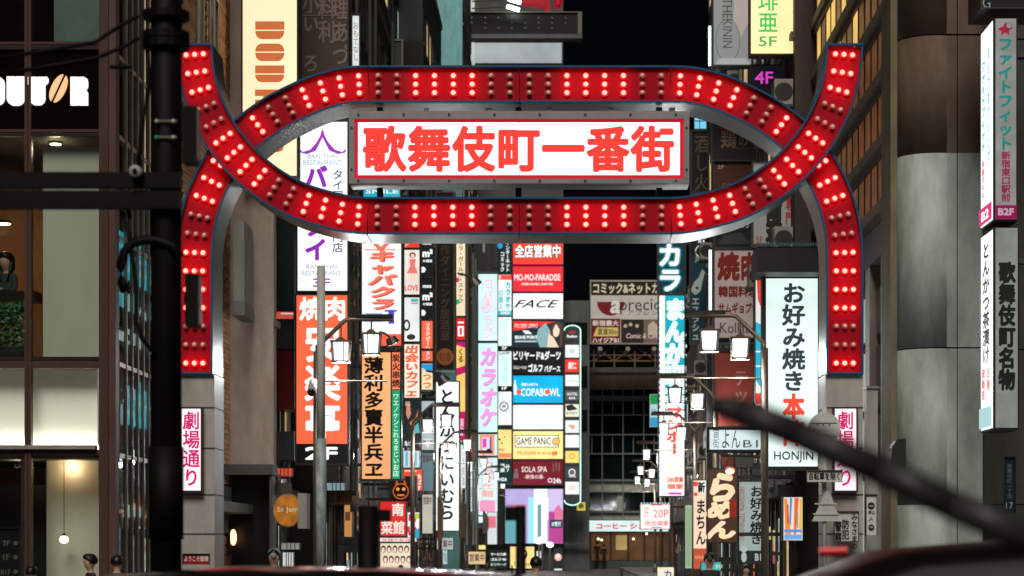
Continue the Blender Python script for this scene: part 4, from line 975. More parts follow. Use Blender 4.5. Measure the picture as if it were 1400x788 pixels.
# coffee shop sign and billboard
sign('fascia_sign', 'long white lit coffee shop fascia with red kana at the street end', 802.5, 711, 925, 727.5, 159.8, (214,240,240), [T('コーヒー ショップ', 815, 715, 905, 724, (214,60,66), .05)], lip=.8, s=1.0, D_=.25)
bb = sign('billboard', 'self-glowing rooftop billboard of the comic and net cafe with a red half bowl emblem', 806.5, 383, 930, 471, 154, (196,186,174),
     [R(808, 385, 929, 404, (26,18,14), 'black_band'), T('コミック&ネットカフェ', 811, 387, 921, 402, (226,216,176), .03), PG([(816,413)]+[(816+19*(1-math.cos(math.pi*i/10)), 413+19*math.sin(math.pi*i/10)) for i in range(1,10)]+[(854,413)], (120,20,24), 'bowl_mark'),
      T('a', 834, 411, 848, 429, (226,220,210), .03, 0, .2), T('precio', 848, 409, 905, 430, (46,42,40), .0), T('アプレシオ', 858, 424, 910, 431, (60,54,50), .01),
      R(808, 436, 848, 469.5, (110,20,22), 'red_panel'), T('新宿最大', 810, 438, 846, 446, (230,214,206), .03), PG([(816,448),(845,448),(845,460),(811,460)], (220,196,110)), T('直進30m', 817, 449, 844, 458, (40,30,16), .02), T('ハイジアB1', 810, 462, 846, 469, (236,224,216), .03),
      R(849, 437, 929, 469.5, (44,34,30), 'photo_print'), R(880, 437, 904, 469.5, (120,96,80)), PG([(886,445),(893,439),(900,447),(900,458),(886,458)], (196,180,160)), D(855, 446, 2.5, (196,180,150)), D(862, 444, 2.5, (196,180,150)), D(871, 446, 2.5, (196,180,150)), T('Comic & Cafe', 856, 456, 900, 463, (220,200,190), .02, 0, .2)], lit=True, s=.62, lip=1.1, D_=.5, case=(150,146,138))  # floodlight on the billboard is put in as its own glow
sc_ = thing('billboard_scaffold', 'rusty steel scaffold holding up the comic cafe billboard on the office roof', 'scaffold', W(860, 503, 154.5))
m = MB(); q = lambda a, b, y=154.6: tuple(W(a, b, y))
for x in (812, 840, 868, 896): m.tube([q(x, 504), q(x, 384)], .07, 6)
for a, b in ((815, 490), (860, 484)): pass
m.tube([q(806, 486), q(930, 486)], .05, 6).tube([q(806, 494), q(930, 494)], .05, 6)
for x in (812, 840, 868): m.tube([q(x, 494), q(x+28, 473)], .04, 6).tube([q(x+28, 494), q(x, 473)], .04, 6)
m.obj('frame', P8((120,96,80), rough=.6, metal=.3), sc_)
m = MB()
for x in (818, 856, 892):
    fl_ = MB().tube([tuple(W(x+1, 481, 152.3)), tuple(W(x+2.5, 477, 151.9))], .16, 8).obj('floodlight', P8((150,140,120), rough=.4), sc_)
    MB().tube([tuple(W(x, 486, 154.6)), tuple(W(x+1, 481, 152.2))], .05, 6).obj('arm', P8((120,96,80), rough=.6), fl_)

# ---------------------------------------------------------------- signs, right side
sign('blade_sign', 'dark teal blade sign with white outlined kana at the head of the comic cafe tower', 898.5, 322, 938, 401.5, 92.5, (6,44,52), [V('カラ', 916, 332, 400, 34, (14,170,190), .10), V('カラ', 916, 332, 400, 34, (6,44,52), .075), V('カラ', 916, 332, 400, 34, (240,252,252), .05)], mount='R', mx=5.35, s=1.0)
sign('tower_sign', 'tall bright comic cafe tower sign with cyan, white and red kana', 899.5, 402.5, 937.5, 680, 91.0, (244,250,246),
     [R(909, 404, 936, 562, (8,160,176), 'cyan_panel'), V('まんが喫茶', 923, 408, 560, 29, (246,252,252), .085), V('まんが喫茶', 923, 408, 560, 29, (8,160,176), .035), V('まんが喫茶', 923, 408, 560, 28, (246,252,238), .015), R(907, 410, 908.5, 560, (250,240,190)), R(901, 480, 903, 560, (200,120,220)), R(903.5, 404, 907, 678, (250,246,226)),
      V('マンボー', 922, 556, 622, 22, (240,80,70), .06), D(923, 636, 9, (246,230,150)), D(923, 636, 7.5, (250,250,240)), R(910, 651, 936, 670, (246,230,214)), T('24h営業', 912, 652, 934, 660, (226,60,60), .03), T('個室', 912, 662, 934, 669, (226,60,60), .03), R(914, 673.5, 932, 676.5, (220,60,160))]
     + [R(901, 409+i*7.5, 902.5, 412+i*7.5, (190,244,250), 'marquee_bulb') for i in range(35)], mount='R', mx=5.35, s=1.15)
sign('poster_sign', 'marquee framed white panel with red writing and 20P below the comic cafe tower', 875, 689, 918, 724, 100, (250,240,236), [T('20P', 893, 697, 914, 708, (226,80,70), .0), T('完全個室', 882, 712, 914, 719, (230,80,70), .02), V('完', 884, 692, 708, 8, (236,130,110), .0), R(890, 689.8, 905, 691.3, (220,80,110)), R(890, 720.5, 905, 722, (60,160,200))]+[R(876+i*4.1, 687.5, 878+i*4.1, 689, (190,250,250), 'marquee_bulb') for i in range(10)], mount='R', mx=5.6, s=1.05, lip=.8)
sign('banner_sign', 'small green white and blue vertical street banner left of the comic cafe tower', 888, 539, 900.5, 584, 104, (190,226,226), [R(889, 540, 900, 553, (14,160,80)), T('Fn', 891, 559, 897, 563, (90,160,190), .02), R(889, 571, 900, 583, (40,170,220))], lip=.5, s=.7, D_=.15, case=(120,130,126))
sign('blade_sign', 'unlit teal blade sign with a white fish and kana behind the tower sign', 943, 345, 966, 470, 78.5, (12,72,86), [T('麻', 950, 348, 963, 360, (170,190,190), .02), PG([(944,398),(949,386),(955,380),(960,368),(964,372),(960,386),(958,398),(951,404)], (196,206,200)), D(953, 394, 2, (12,72,86)), V('エスラシュ', 951, 406, 466, 11, (206,216,214), .04)], lit=False, mount='R', s=1)
sign('poster_sign', 'small black cell with a white arc emblem above the teal fish sign', 943, 318, 966, 344, 78.5, (26,28,30), [T('S1', 954, 328, 963, 332, WH, .03), D(962, 344, 12, (200,204,204), ry=10), D(962, 344, 10.4, (26,28,30), ry=8.4)], mount='R', s=.8, lip=.6)
sign('blade_sign', 'unlit black blade sign with gold brush strokes right of the name board', 944, 178, 970, 264, 80, (22,20,18), [V('酒し火', 959, 184, 262, 20, (110,96,72), .0)], lit=False, mount='R')
sign('poster_sign', 'cyan lit window sign cells just right of the upper corner of the name board', 949, 148, 966, 177, 90, (120,214,246), [R(950, 157, 965, 159, (14,50,80)), R(950, 165, 965, 166.5, (14,50,80)), R(956, 150, 957, 176, (14,50,80))], s=.9, lip=.6, D_=.1, mount='R', mx=5.35)
def tube_light(label, px, y0, y1, Y):
    e = thing('tube_light', label, 'lamp', W(px, y1, Y))
    P, Q = W(px, y0, Y), W(px, y1, Y)
    MB().box(P.x-.05, P.x+.09, Y+.05, Y+.12, Q.z, P.z).obj('back_plate', P8((70,74,76)), e)
    MB().tube([tuple(Q), tuple(P)], .05*Y/80, 8).obj('tube', glow((214,240,250), 2.0, 0), e)
tube_light('vertical white light tube right of the teal fish sign', 971, 342, 430, 74)
tube_light('vertical white light strip on the building edge above the right half of the gate', 970.5, 36, 90, 75)
sign('blade_sign', 'beige korean barbecue blade sign with dark red characters, dimly lit', 975, 341, 1031.5, 464, 57, (176,158,150), [V('焼', 996, 345, 384, 30, (120,32,26), .055), V('肉', 1024, 345, 384, 24, (120,32,26), .05), T('韓国料理', 982, 391, 1036, 407, (110,34,30), .04), T('サムギョプサル', 982, 414, 1046, 429, (110,34,30), .04), T('Kollabo', 984, 441, 1036, 456, (70,50,46), .01)], s=.55, mount='R')
sign('panel_sign', 'unlit rust red panel with pale kana under the beige barbecue sign', 975, 479, 1031.5, 584, 57.05, (150,64,52), [V('テッパン', 1013, 505, 600, 22, (190,140,124), .02)], lit=False, mount='R')
sign('panel_sign', 'green and black striped panel between the beige sign and the rust red panel', 975, 465.5, 1031.5, 478, 57.05, (34,44,40), [R(977, 468, 1030, 471, (70,90,80)), T('・キムチ・', 984, 472, 1020, 477, (110,130,120), .02)], lit=False, lip=1)
sign('box_sign', 'black framed white lit sign with black brush kana below the rust red panel', 966, 584, 1047, 619, 54, (220,238,240), [V('宙街', 979, 586, 613, 9, (60,70,76), .0), T('よん', 987, 588, 1012, 613, (26,34,40), .0), T('B1', 1016, 602, 1036, 612, (60,70,76), .0)], lip=4, s=.85, case=(24,24,24), mount='R')
sign('strip_sign', 'narrow lit strip with red and cyan wave pattern between the beige and white signs', 1032, 352, 1045, 556, 52, (244,240,236), [PG([(1033,354),(1044,354),(1044,430),(1036,410)], (236,70,50)), PG([(1033,440),(1044,446),(1044,536),(1033,520)], (40,180,214)), R(1033, 460, 1044, 463, WH), R(1033, 480, 1044, 482, WH), R(1033, 500, 1044, 502, WH), R(1033, 538, 1044, 553, (236,70,50))], s=.9, lip=1, D_=.2, mount='R', mx=4.98)
sign('blade_sign', 'big white lit pancake restaurant sign with dark brush kana and a red character', 1042, 376, 1123, 643, 45.5, (222,240,235), [V('お好み焼き', 1085, 386, 536, 32, (44,54,56), .035), V('本陣', 1085, 538, 610, 30, (236,70,52), .05), T('HONJIN', 1058, 617, 1112, 633, (40,50,52), .02)], lip=5, s=1.12, case=(20,22,22), vary=.07, mount='R')
ca = thing('awning', 'black ribbed awning box above the big white pancake restaurant sign', 'awning', W(1078, 376, 45))
MB().box(X_(1033,45), X_(1122,45), 44.6, 46, Z_(375.5,45), Z_(341,45)).obj('box', P8((16,18,18), rough=.5), ca)
m = MB()
for i in range(23): m.box(X_(1033.5+i*3.9,45), X_(1036+i*3.9,45), 44.56, 44.599, Z_(340.5,45), Z_(336,45))
m.obj('scalloped_edge', P8((44,96,92), rough=.6), ca)
sign('blade_sign', 'faintly glowing grey white mahjong parlour sign with black and red characters behind the gate curve', 1028, 222, 1108, 336, 50, (160,160,152), [V('荘', 1058, 303, 335, 22, (24,24,26), .07), V('南', 1058, 276, 305, 22, (24,24,26), .07), V('東', 1058, 248, 276, 22, (24,24,26), .07), V('専門店', 1080, 270, 328, 13, (170,40,44), .03), V('リーチ麻雀', 1093, 232, 316, 12, (170,40,44), .03), T('3F', 1033, 324, 1043, 333, (170,60,60), .0)], s=.42, mount='R')  # pale look of the unlit face put in as a faint glow
sign('blade_sign', 'glowing cream and gold lounge sign with green characters and 5F at the top right', 1024.5, -40, 1103, 76, 49.5, (255,232,168), [V('雀琲亜', 1050, -44, 46, 28, (50,190,90), .02), T('5F', 1037, 50, 1062, 64, (60,170,80), .015), V('ラウンジ', 1086, 0, 48, 9, (226,200,120), .0)], s=1.05, mount='R', case=(60,48,30))
sign('poster_sign', 'silvery grey beauty poster with thin vertical letters left of the lounge sign', 973.5, -30, 1029, 91, 56, (170,172,170), [T('THEKININ', 988, -2, 1001, 66, (100,104,104), .0, 1), PG([(1003,-28),(1024,-28),(1024,30),(1010,56),(1003,30)], (214,196,190)), D(995, 56, 17, (120,116,110), ry=30), D(995, 56, 16, (170,172,170), ry=29), T('THEKININ', 988, -2, 1001, 66, (90,94,94), .0, 1), PG([(976,90),(984,80),(1020,80),(1027,90)], (206,206,204))], s=.5, mount='R')
sign('blade_sign', 'black panel with pink neon 4F and slanted pink neon club letters', 1024, 89, 1101, 160, 51, (20,20,24), [T('4F', 1032, 98, 1057, 115, (214,70,190), .02)], s=1.0, mount='R', lit=True, case=(30,30,32), lip=1)
nn = thing('neon_sign', 'slanted pink neon club lettering on the black 4F panel', 'sign', W(1086, 145, 50.7))
def sl_(txt, x0, y0, w, h, bold, ang=-38):
    v, f = glyph(txt, bold); vv = fit(v, 0, 0, w, h); a = math.radians(-ang); 
    r = [(x0+x*math.cos(a)-y*math.sin(a), -y0+x*math.sin(a)+y*math.cos(a)) for x, y in vv]
    mb = MB(); mb.add(*solid(r, f, lambda px, pz, t: (X_(px, 50.9), 50.9-.03+t, Z_(-pz, 50.9)), .01)); mb.obj('neon_letters', glow((255,120,220), 1.3, 0, False), nn)
sl_('CLUB', 1076, 138, 20, 6, .02); sl_('REAL', 1074, 149, 26, 8, .03); sl_('ー', 1075, 140, 26, .8, 0)
sign('blade_sign', 'unlit black chicken restaurant sign with pale brush characters under the 4F panel', 972, 150, 1036, 221, 58, (38,30,28), [V('鶏', 996, 172, 204, 22, (150,126,104), .02), V('の', 1016, 182, 202, 14, (150,126,104), .0), D(988, 176, 3.5, (130,34,30)), T('KOSHITSU', 1006, 202, 1022, 205, (110,96,84)), T('PREMIUM', 993, 173, 1018, 176, (110,96,84))], lit=False, mount='R')
sign('blade_sign', 'dark wood brown 2F sign behind the lower right curve of the gate', 975, 221.5, 1030, 300, 58.05, (84,40,22), [T('2F', 981, 226, 990, 231, (190,180,170), .02), T('DINING', 988, 251, 1020, 259, (150,120,100), .0), D(1010, 290, 14, (120,130,130), ry=6)], lit=False, mount='R')
sign('panel_sign', 'black glossy panel with a grey hood shape between the 2F sign and the beige sign', 976, 300.5, 1030, 340, 58.05, (30,32,34), [PG([(982,334),(990,322),(1014,318),(1026,334)], (60,64,66)), T('カ', 1014, 302, 1024, 312, (190,190,190), .02)], lit=False)
# lower right
sign('blade_sign', 'brown ramen sign with big cream brush kana lit by a small lamp', 966.5, 640, 1009, 743, 49, (64,42,26), [V('ら', 988, 645, 688, 44, (250,214,176), .06, sh=.15), V('めん', 986, 684, 738, 42, (250,214,176), .06, sh=.15), R(997, 683, 1007, 708, (130,30,20))], s=1.0, lip=1.2, case=(20,16,14), mount='R')
la = thing('spot_lamp', 'small spotlight with warm glow above the brown ramen sign', 'lamp', W(997, 641, 48.6))
MB().tube([tuple(W(1000,628,48.7)), tuple(W(998,642,48.6))], .09, 10, .13).obj('hood', P8((110,60,50)), la)
MB().sphere(tuple(W(998,645,48.6)), .09, 10, 6, sz=.6).obj('bulb', glow((255,220,180), 8, 0), la, True)
sign('blade_sign', 'grey white pancake banner sign with black brush kana and a figure mark at its foot', 1008.5, 657, 1049.5, 771, 50.5, (176,194,186), [V('お好み焼き', 1034, 664, 745, 17, (24,30,30), .03), T('HIROSHIMA TEPPANYAKI', 1011, 666, 1018, 738, (170,70,60), .0, 1), R(1010, 753, 1048, 769.5, (40,48,50)), D(1017, 751, 4.5, (206,216,210)), D(1017, 762, 3.8, (206,216,210), ry=7), T('B1F', 1032, 757, 1047, 767, (206,216,210), .03)], s=.62, mount='R')
sign('panel_sign', 'rust red and green planted box sign between the tower sign and the ramen sign', 985, 622, 1030, 640, 52, (84,88,80), [PG([(986,624),(1000,623),(1004,638),(988,638)], (150,70,50))], lit=False, mount='R', lip=1)
sign('blade_sign', 'orange to white lit pachinko style sign with black kana left of the ramen sign', 947, 656, 967.5, 779, 60, (255,220,190), [D(962, 666, 9, (246,246,240)), V('新', 959, 659, 674, 10, (20,20,22), .05), V('まちん', 958, 682, 746, 14, (40,30,28), .03), R(948, 750, 966.5, 778, (190,84,54), 'brown_panel'), T('ONLINE', 950, 760, 966, 764, (236,190,150), .01), D(951, 662, 3.5, (230,70,50)), D(951, 676, 2.5, (230,70,50))], s=.95, lip=1, mount='R')
for i, (a, b, c_, d_, Y, col, s, lb) in enumerate((
    (563.5, 646, 568, 758, 78, (196,236,240), .95, 'slim pale cyan lit strip sign below the marquee panel'),
    (597, 735, 620, 752, 88, (226,236,236), .55, 'small dim white lit panel below the cutlet sign'),
    (605, 740, 612, 772, 95, (190,226,220), .8, 'slim pale green lit strip near the ground below the cutlet sign'),
    (641, 596, 652, 626, 112, (236,90,60), .8, 'small orange lit cell left of the music note panel'),
    (641, 630, 652, 700, 112, (216,238,240), .9, 'tall pale lit strip left of the karaoke column foot'),
    (629.5, 608, 637, 668, 100, (240,246,246), .95, 'slim white lit strip right of the cutlet sign'),
    (576, 619, 593, 672, 82, (120,150,160), .6, 'dim blue grey lit panel left of the cutlet sign'),
    (577, 676, 592, 730, 84, (236,232,214), .6, 'cream lit shop panel low left of the cutlet sign'),
    (640, 754, 664, 772, 120, (250,220,170), .7, 'warm lit shop window low under the karaoke column'))):
    sign('strip_light_sign', lb, a, b, c_, d_, Y, col, [V('カラ居酒', (a+c_)/2, b+3, d_-3, (c_-a)*.6, (60,90,110), .01)] if c_-a < 14 and i not in (3,) else [T('営業中', a+2, b+3, c_-2, min(d_-3, b+14), (90,60,50), .02)], s=s, lip=.5, D_=.2, mount='L', mx=-5.6 if Y > 129 else -6)
pb = thing('sign_post', 'black vertical steel post left of the rust red panel', 'post', W(970, 600, 57))
MB().box(X_(966.5,57), X_(973.5,57), 57, 57.3, .12, Z_(458,57)).obj('post', P8((20,20,20), rough=.4), pb)
sign('poster_sign', 'tall pale green lit frame panel low beside the orange and white sign', 936, 690, 946.5, 778, 66, (190,214,170), [R(938, 694, 944.5, 775, (160,190,150))], s=.7, lip=.8, D_=.2, mount='R')
sign('poster_sign', 'small turquoise and pink cartoon style shop sign near the pavement', 958, 768, 986, 781, 56, (60,180,190), [PG([(964,770),(974,769),(972,781),(966,779)], (230,60,140)), T('クリ', 978, 772, 986, 778, (246,240,120), .05)], s=.9, lip=.7, D_=.2, mount='R')
sign('poster_sign', 'brightly coloured striped lit poster with orange and blue streaks by the gate leg', 1070, 679, 1098, 740, 47, (236,226,214), [PG([(1072,682),(1076,682),(1082,736),(1074,736)], (240,140,60)), PG([(1080,681),(1083,681),(1081,720),(1079,715)], (60,150,200)), PG([(1086,681),(1092,681),(1088,734),(1085,730)], (236,110,50)), PG([(1093,682),(1096,682),(1096,738),(1092,720)], (240,190,60)), R(1072, 724, 1096, 728, (90,150,220)), R(1072, 731, 1096, 738, (110,170,230)), R(1076, 690, 1078, 716, (220,60,60)), R(1089.5, 700, 1091, 722, (70,160,150))], s=.95, lip=1, mount='R')
sign('lantern_sign', 'round white shop lantern with a dark kana glowing at the bottom centre right', 898, 775, 922, 800, 70, (250,236,214), [T('カ', 908, 780, 918, 790, (30,90,120), .03)], s=.9, lip=.7)
sign('notice_board', 'pale notice board with black vertical characters low on the right gate leg', 1140, 699, 1174, 741, 34.9, (206,210,202), [V('みなさまの', 1168, 702, 752, 9, (30,30,30), .03), V('防犯', 1156, 710, 738, 10, (30,30,30), .03), V('警察', 1146, 712, 742, 10, (30,30,30), .02)], lit=False, D_=.03, lip=.8)
sign('notice_board', 'narrow pale notice strip with round no entry marks right of the gate leg', 1183.5, 676, 1199, 733, 35.5, (206,206,196), [D(1191, 692, 5, (30,30,30)), R(1187.5, 691, 1194.5, 693, (150,150,142)), T('禁止', 1187, 698, 1196, 703, (40,40,40), .02), T('人', 1188, 706, 1194, 712, (60,60,60)), D(1191, 721, 4, (50,50,50)), R(1189,719.5,1193,722,(150,150,142))], lit=False, D_=.1, lip=.6)
sign('shop_sign', 'pale blue and orange lit shop board on the building behind the right gate leg', 1199, 538, 1230, 626, 41, (206,232,232), [PG([(1200,565),(1229,548),(1229,556),(1200,574)], (232,130,90)), R(1201, 586, 1220, 598, (240,120,90)), T('ピザ', 1203, 588, 1218, 596, (250,240,230), .04), T('VVVVV', 1201, 604, 1229, 614, (190,90,70), .02), PG([(1200,545),(1229,539),(1229,546),(1200,556)], (100,130,140))], s=.75, lip=1)
sign('open_sign', 'white lit arrow shaped crossbar board low behind the leaning dark bar', 1200, 690, 1229, 701, 41, (200,236,240), [R(1210, 692, 1222, 693.5, (120,160,160))], s=.8, lip=.7, D_=.1)
# ---- two box signs on the far right (lit street side, grey narrow end)
def corner_sign(label, x0, x1, y0, y1, Y, dep, faces, side_items, front_items, face_front, case=(30,32,32), foot=None):
    e = thing('box_sign', label, 'sign', (X_((x0+x1)/2, Y), Y+dep/2, Z_(y1, Y)))
    X0, X1, Z0, Z1 = X_(x0,Y), X_(x1,Y), Z_(y1,Y), Z_(y0,Y)
    MB().box(X0, X1, Y, Y+dep, Z0, Z1).obj('casing', P8(case, rough=.4), e)
    p = 3*Y/K
    MB().box(X0+p, X1-p*.6, Y-.006, Y-.001, Z0+p, Z1-p*.3).obj('front_face', glow(face_front, .7, .2, True, 3), e)
    MB().box(X0-.006, X0-.001, Y+p, Y+dep-p, Z0+p, Z1-p).obj('side_face', glow(faces, 1.25, .05), e)
    draw(front_items, e, Y-.006, True, .75)
    def mp(a, b, off): return (X0-.006-off, Y+dep-(a*dep), Z1-(Z1-Z0)*b)     # a 0..1 along depth (left edge = far), b 0..1 down
    draw(side_items, e, Y, True, 1.0, mapf=mp)
    MB().box(X0+(X1-X0)*.3, X1+.5, Y+dep*.4, Y+dep*.6, (Z0+Z1)/2+1, (Z0+Z1)/2+1.08).obj('mounting_bracket', P8((70,70,70)), e)
    return e
corner_sign('tall box sign with teal kana, magenta foot and lit white side, far right', 1358, 1391, 25, 303, 33.2, .98, (244,252,252),
    [V('ファイトフィット', .28, .16, .62, .32, (20,170,170), .03), V('キックボクシング', .72, .12, .7, .2, (20,150,150), .01), V('体験受付中', .3, .66, .86, .22, (220,40,110), .01), R(.0, .9, 1.0, .985, (214,20,110)), T('B2', .2, .92, .8, .97, WH, .04)],
    [V('ファイトフィット', 1374.5, 51, 206, 21, (10,140,132), .045), V('新宿東口駅前', 1375, 207, 276, 13, (150,10,70), .03), R(1361, 281, 1390, 300, (150,8,80), 'magenta_foot'), T('B2F', 1364, 285, 1386, 295, (200,170,190), .04), PG([(1363,40),(1371,37),(1374,30),(1377,37),(1384,38),(1379,43),(1380,49),(1374,45),(1368,49),(1369,43)], (170,20,50), 'star_mark'), D(1379, 36, 4.4, (60,70,70)), D(1379, 36, 3.5, (150,150,146))], (150,150,146))
corner_sign('tall box sign with black brush characters on grey and a lit white side', 1358, 1393, 311, 588, 33.2, .98, (240,250,250),
    [V('とんかつ茶漬け', .5, .05, .66, .55, (24,26,28), .03), V('歌舞伎', .3, .68, .84, .25, (226,50,44), .04), V('名物', .72, .68, .8, .25, (226,50,44), .04), R(0, .88, 1, .98, (170,210,214))],
    [V('歌舞伎町名物', 1376.5, 358, 534, 23, (16,20,20), .055)], (140,146,140))
bx_ = sign('box_sign', 'black unlit box sign cut by the top frame edge, far right, with a white curl', 1340, -60, 1420, 13, 33.5, (14,14,14), [T('G', 1343, -4, 1354, 12, (150,190,190), .01)], lit=False, D_=1.0)
sign('address_plate', 'dark blue street address plate with small white characters and 17', 1372, 625, 1388, 703, 35.3, (12,44,56), [V('歌舞伎町一丁目', 1380, 634, 682, 7, (120,140,146), .01), T('17', 1375, 687, 1385, 696, (170,190,196), .01)], lit=False, D_=.02, lip=.6, case=(20,40,48))
sign('poster', 'red framed poster of two golden croquettes at the lower right', 1329, 744, 1378, 776, 34, (120,130,126), [R(1330, 745, 1377, 751, (96,20,20)), T('まとめ買いコーナー', 1333, 746, 1373, 750, (190,150,140), .02), D(1346, 763, 7, (190,104,36), ry=9.5), D(1356, 765, 8, (206,120,44), ry=8), R(1330, 751, 1331.5, 775, (150,30,20)), R(1375.5, 751, 1377, 775, (150,30,20))], lit=False, D_=.03, lip=.7, case=(70,20,18))
sign('poster', 'small dark green poster at the lower right frame edge', 1380, 752, 1400, 785, 34, (8,60,44), [T('GAIA', 1384, 770, 1398, 776, (110,180,180), .02)], lit=False, D_=.03, lip=.6)
sign('banner', 'dark red welcome banner with white kana at the foot of the left gate leg', 250, 757, 287, 772, 34.9, (150,20,34), [T('ようこそ歌舞', 252, 760, 285, 768, (226,200,200), .03)], lit=False, D_=.03, lip=.6)
sign('directory_board', 'black floor directory board with grey floor numbers at the lower left corner', -20, 722, 28, 800, 36.6, (14,13,12), [R(-18, 741, 27, 741.8, (60,58,56)), R(-18, 761, 27, 761.8, (60,58,56)), T('2F', 4, 739, 14, 746, (130,130,120), .0), T('1F', 5, 758, 13, 766, (130,130,120), .0), T('B1F', 2, 779, 15, 786, (130,130,120), .0), D(22, 743, 3, (110,110,100)), D(22, 762, 3, (110,110,100)), D(22, 782, 3, (110,110,100))], lit=False, D_=.03, lip=.5)
for i, (a, b, c_, d_, col, ch) in enumerate(((161, 332, 207, 398, (60,196,214), 'カラオケ'), (161, 402, 207, 446, (70,190,200), 'まんが'), (160, 455, 207, 486, (214,226,214), '♪♪'), (160, 520, 207, 590, (80,206,220), 'ゲーム'), (160, 685, 207, 716, (236,150,120), '30 30'))):
    X = CX-.09
    e = thing('reflection_glow', ['large cyan', 'cyan', 'white', 'turquoise', 'orange'][i]+' added glow panel imitating reflections behind the corner building side glazing, '+['uppermost', 'second from top', 'third from top', 'fourth from top', 'lowest'][i], 'reflection panel', (X, 38, Z_(c_ if 0 else d_, 38.5)))
    z0, z1 = Z_(d_ if i else d_, 38.5), Z_(b, 38.5)
    MB().box(X-.005, X+.03, 36.5, 41.1, z0-.02, z1+.02).obj('casing', m_dark, e)
    for k in range(8):
        y0 = 36.55+k*.56
        if (k*7+i*3) % 5 == 4: continue
        MB().box(X+.031, X+.036, y0, y0+.5, z0+.05+.1*((k*3+i)%3), z1-.05-.12*((k+i)%3)).obj('reflection_glow_panel', glow(col, 1.5, .5, True, 5), e)  # added glowing panels imitate sign reflections in the side glass
    def mp(a_, b_, off, X=X, z0=z0, z1=z1): return (X+.036+off, 36.6+4.4*a_, z1-(z1-z0)*b_)
    draw([T(ch, .05, .2, .95, .8, (236,250,250), .02)], e, 36, True, 1.0, mapf=mp)
# ---------------------------------------------------------------- upper middle
sign('wall_sign', 'unlit dark grey wall sign with faint kana above the gate, left of the teal wall', 495, -40, 578, 55, 84, (50,56,54), [V('とし の', 523, -20, 46, 13, (14,14,14), .0), T('・・・', 502, 45, 536, 50, (20,20,20), .03)], lit=False, mx=-6, mount='L', lip=.6)
sign('vent_box', 'grey framed translucent panel box on the gate top left of the teal wall', 494, 54, 551.5, 92, 80, (84,92,96), [R(519, 60, 520, 90, (120,110,90)), R(526, 60, 526.6, 90, (110,110,96))], lit=False, lip=2.5, case=(160,152,140), mount='L')
bs = thing('speaker_box', 'black box hanging below the grey panel box above the gate', 'box', W(565, 90, 80))
MB().prism([(X_(552.5,80),Z_(92,80)),(X_(579,80),Z_(92,80)),(X_(579,80),Z_(60,80)),(X_(575,80),Z_(58,80)),(X_(552.5,80),Z_(58,80))], 80, 80.8).obj('box', P8((10,10,10), rough=.5), bs)
YL = 148.0
led = thing('led_board', 'long dark unlit ticker board with rows of dots high above the gate', 'sign', W(708, 52, YL))
MB().pbox(622, 17, 795.5, 46.5, YL, 1.0).obj('casing', P8((24,22,20), rough=.5), led)
MB().pbox(621.5, 46.7, 796, 52.5, YL-.1, 1.2).obj('sill', P8((96,98,96), rough=.6), led)
MB().pbox(622, 16, 628, 46.4, YL-.15, .148).obj('end_frame', P8((120,110,100), rough=.5), led); MB().pbox(790, 16, 795.5, 46.4, YL-.15, .148).obj('end_frame', P8((120,110,100), rough=.5), led)
MB().pbox(628.2, 16, 789.8, 17.3, YL-.15, .148).obj('top_frame', P8((130,120,106), rough=.5), led)
m = MB()
for i in range(9):
    for j in range(3):
        if (i*5+j*3) % 7 == 6: continue
        P = W(645+i*18.3, 24.5+j*7, YL-.02); m.sphere(tuple(P), .045, 6, 4)
m.obj('pixel_lamps', P8((190,190,190)), led)
for a, b in ((628, 708), (708.6, 789)):
    for k in range(3): MB().pbox(a+.5, 19+k*9, b-.5, 27+k*9, YL-.012, .01).obj('pixel_panel', P8((20,19,18), rough=.35), led)
for i, (x, y) in enumerate(((704, 1.5), (702, 11.5))):
    f = thing('floodlight', ['bright white floodlight bar above the ticker board, upper one', 'bright white floodlight bar above the ticker board, lower one'][i], 'lamp', W(x, y, YL-1))
    a = W(x-9, y-2.5, YL-1); b = W(x+8, y+2.5, YL-1)
    MB().tube([tuple(a), tuple(a*.5+b*.5), tuple(b)], .13, 10).obj('lamp_face', glow((240,250,255), 6, 0), f)
    MB().tube([tuple(W(645, y+.5, YL-.8)), tuple(a)], .05, 6).obj('arm', P8((90,84,76)), f)
rd = thing('sculpture_fragment', 'red structure cut by the top frame edge above the ticker board', 'structure', W(745, 10, YL+.3))
MB().prism([(X_(a,YL),Z_(b,YL)) for a,b in ((712,-20),(752,-20),(752,16),(746,16),(745,7),(713,2))], YL+.2, YL+1.2).obj('body', glow((190,14,34), .55, .3), rd)
MB().tube([tuple(W(763,-15,YL+.5)), tuple(W(763,8,YL+.5)), tuple(W(762,11,YL+.5))], .26, 10).obj('finger', glow((190,14,34), .5, .3), rd)
# ---------------------------------------------------------------- street level left
sign('poster_sign', 'red lit restaurant board with white brush characters low in the street', 519, 685, 556, 734, 70, (222,48,40), [T('南', 536, 688, 552, 706, (250,230,220), .03), T('菜館', 521, 712, 553, 731, (250,230,220), .03)], mount='L', s=.9, lip=1)
sign('poster_sign', 'white and magenta kana lit board just right of the red restaurant board', 556.5, 700, 574, 737, 72, (250,240,236), [V('リい', 564, 702, 734, 16, (216,40,80), .06), D(570, 706, 4, (190,200,60)), PG([(566,726),(573,722),(573,736),(566,736)], (40,160,200))], mount='L', lip=.8)
sign('poster_sign', 'red lit panel with white kana above and behind the black screen', 551, 641, 578, 672, 72, (230,70,44), [V('あばす', 573, 648, 671, 7, (250,220,210), .03), R(553, 643, 570, 645, (250,200,170))], mount='L', lip=.8)
sign('screen_box', 'black vertical box hanging in front of the red panel', 553, 651, 570, 694, 71, (10,10,10), [], lit=False, mount='L')
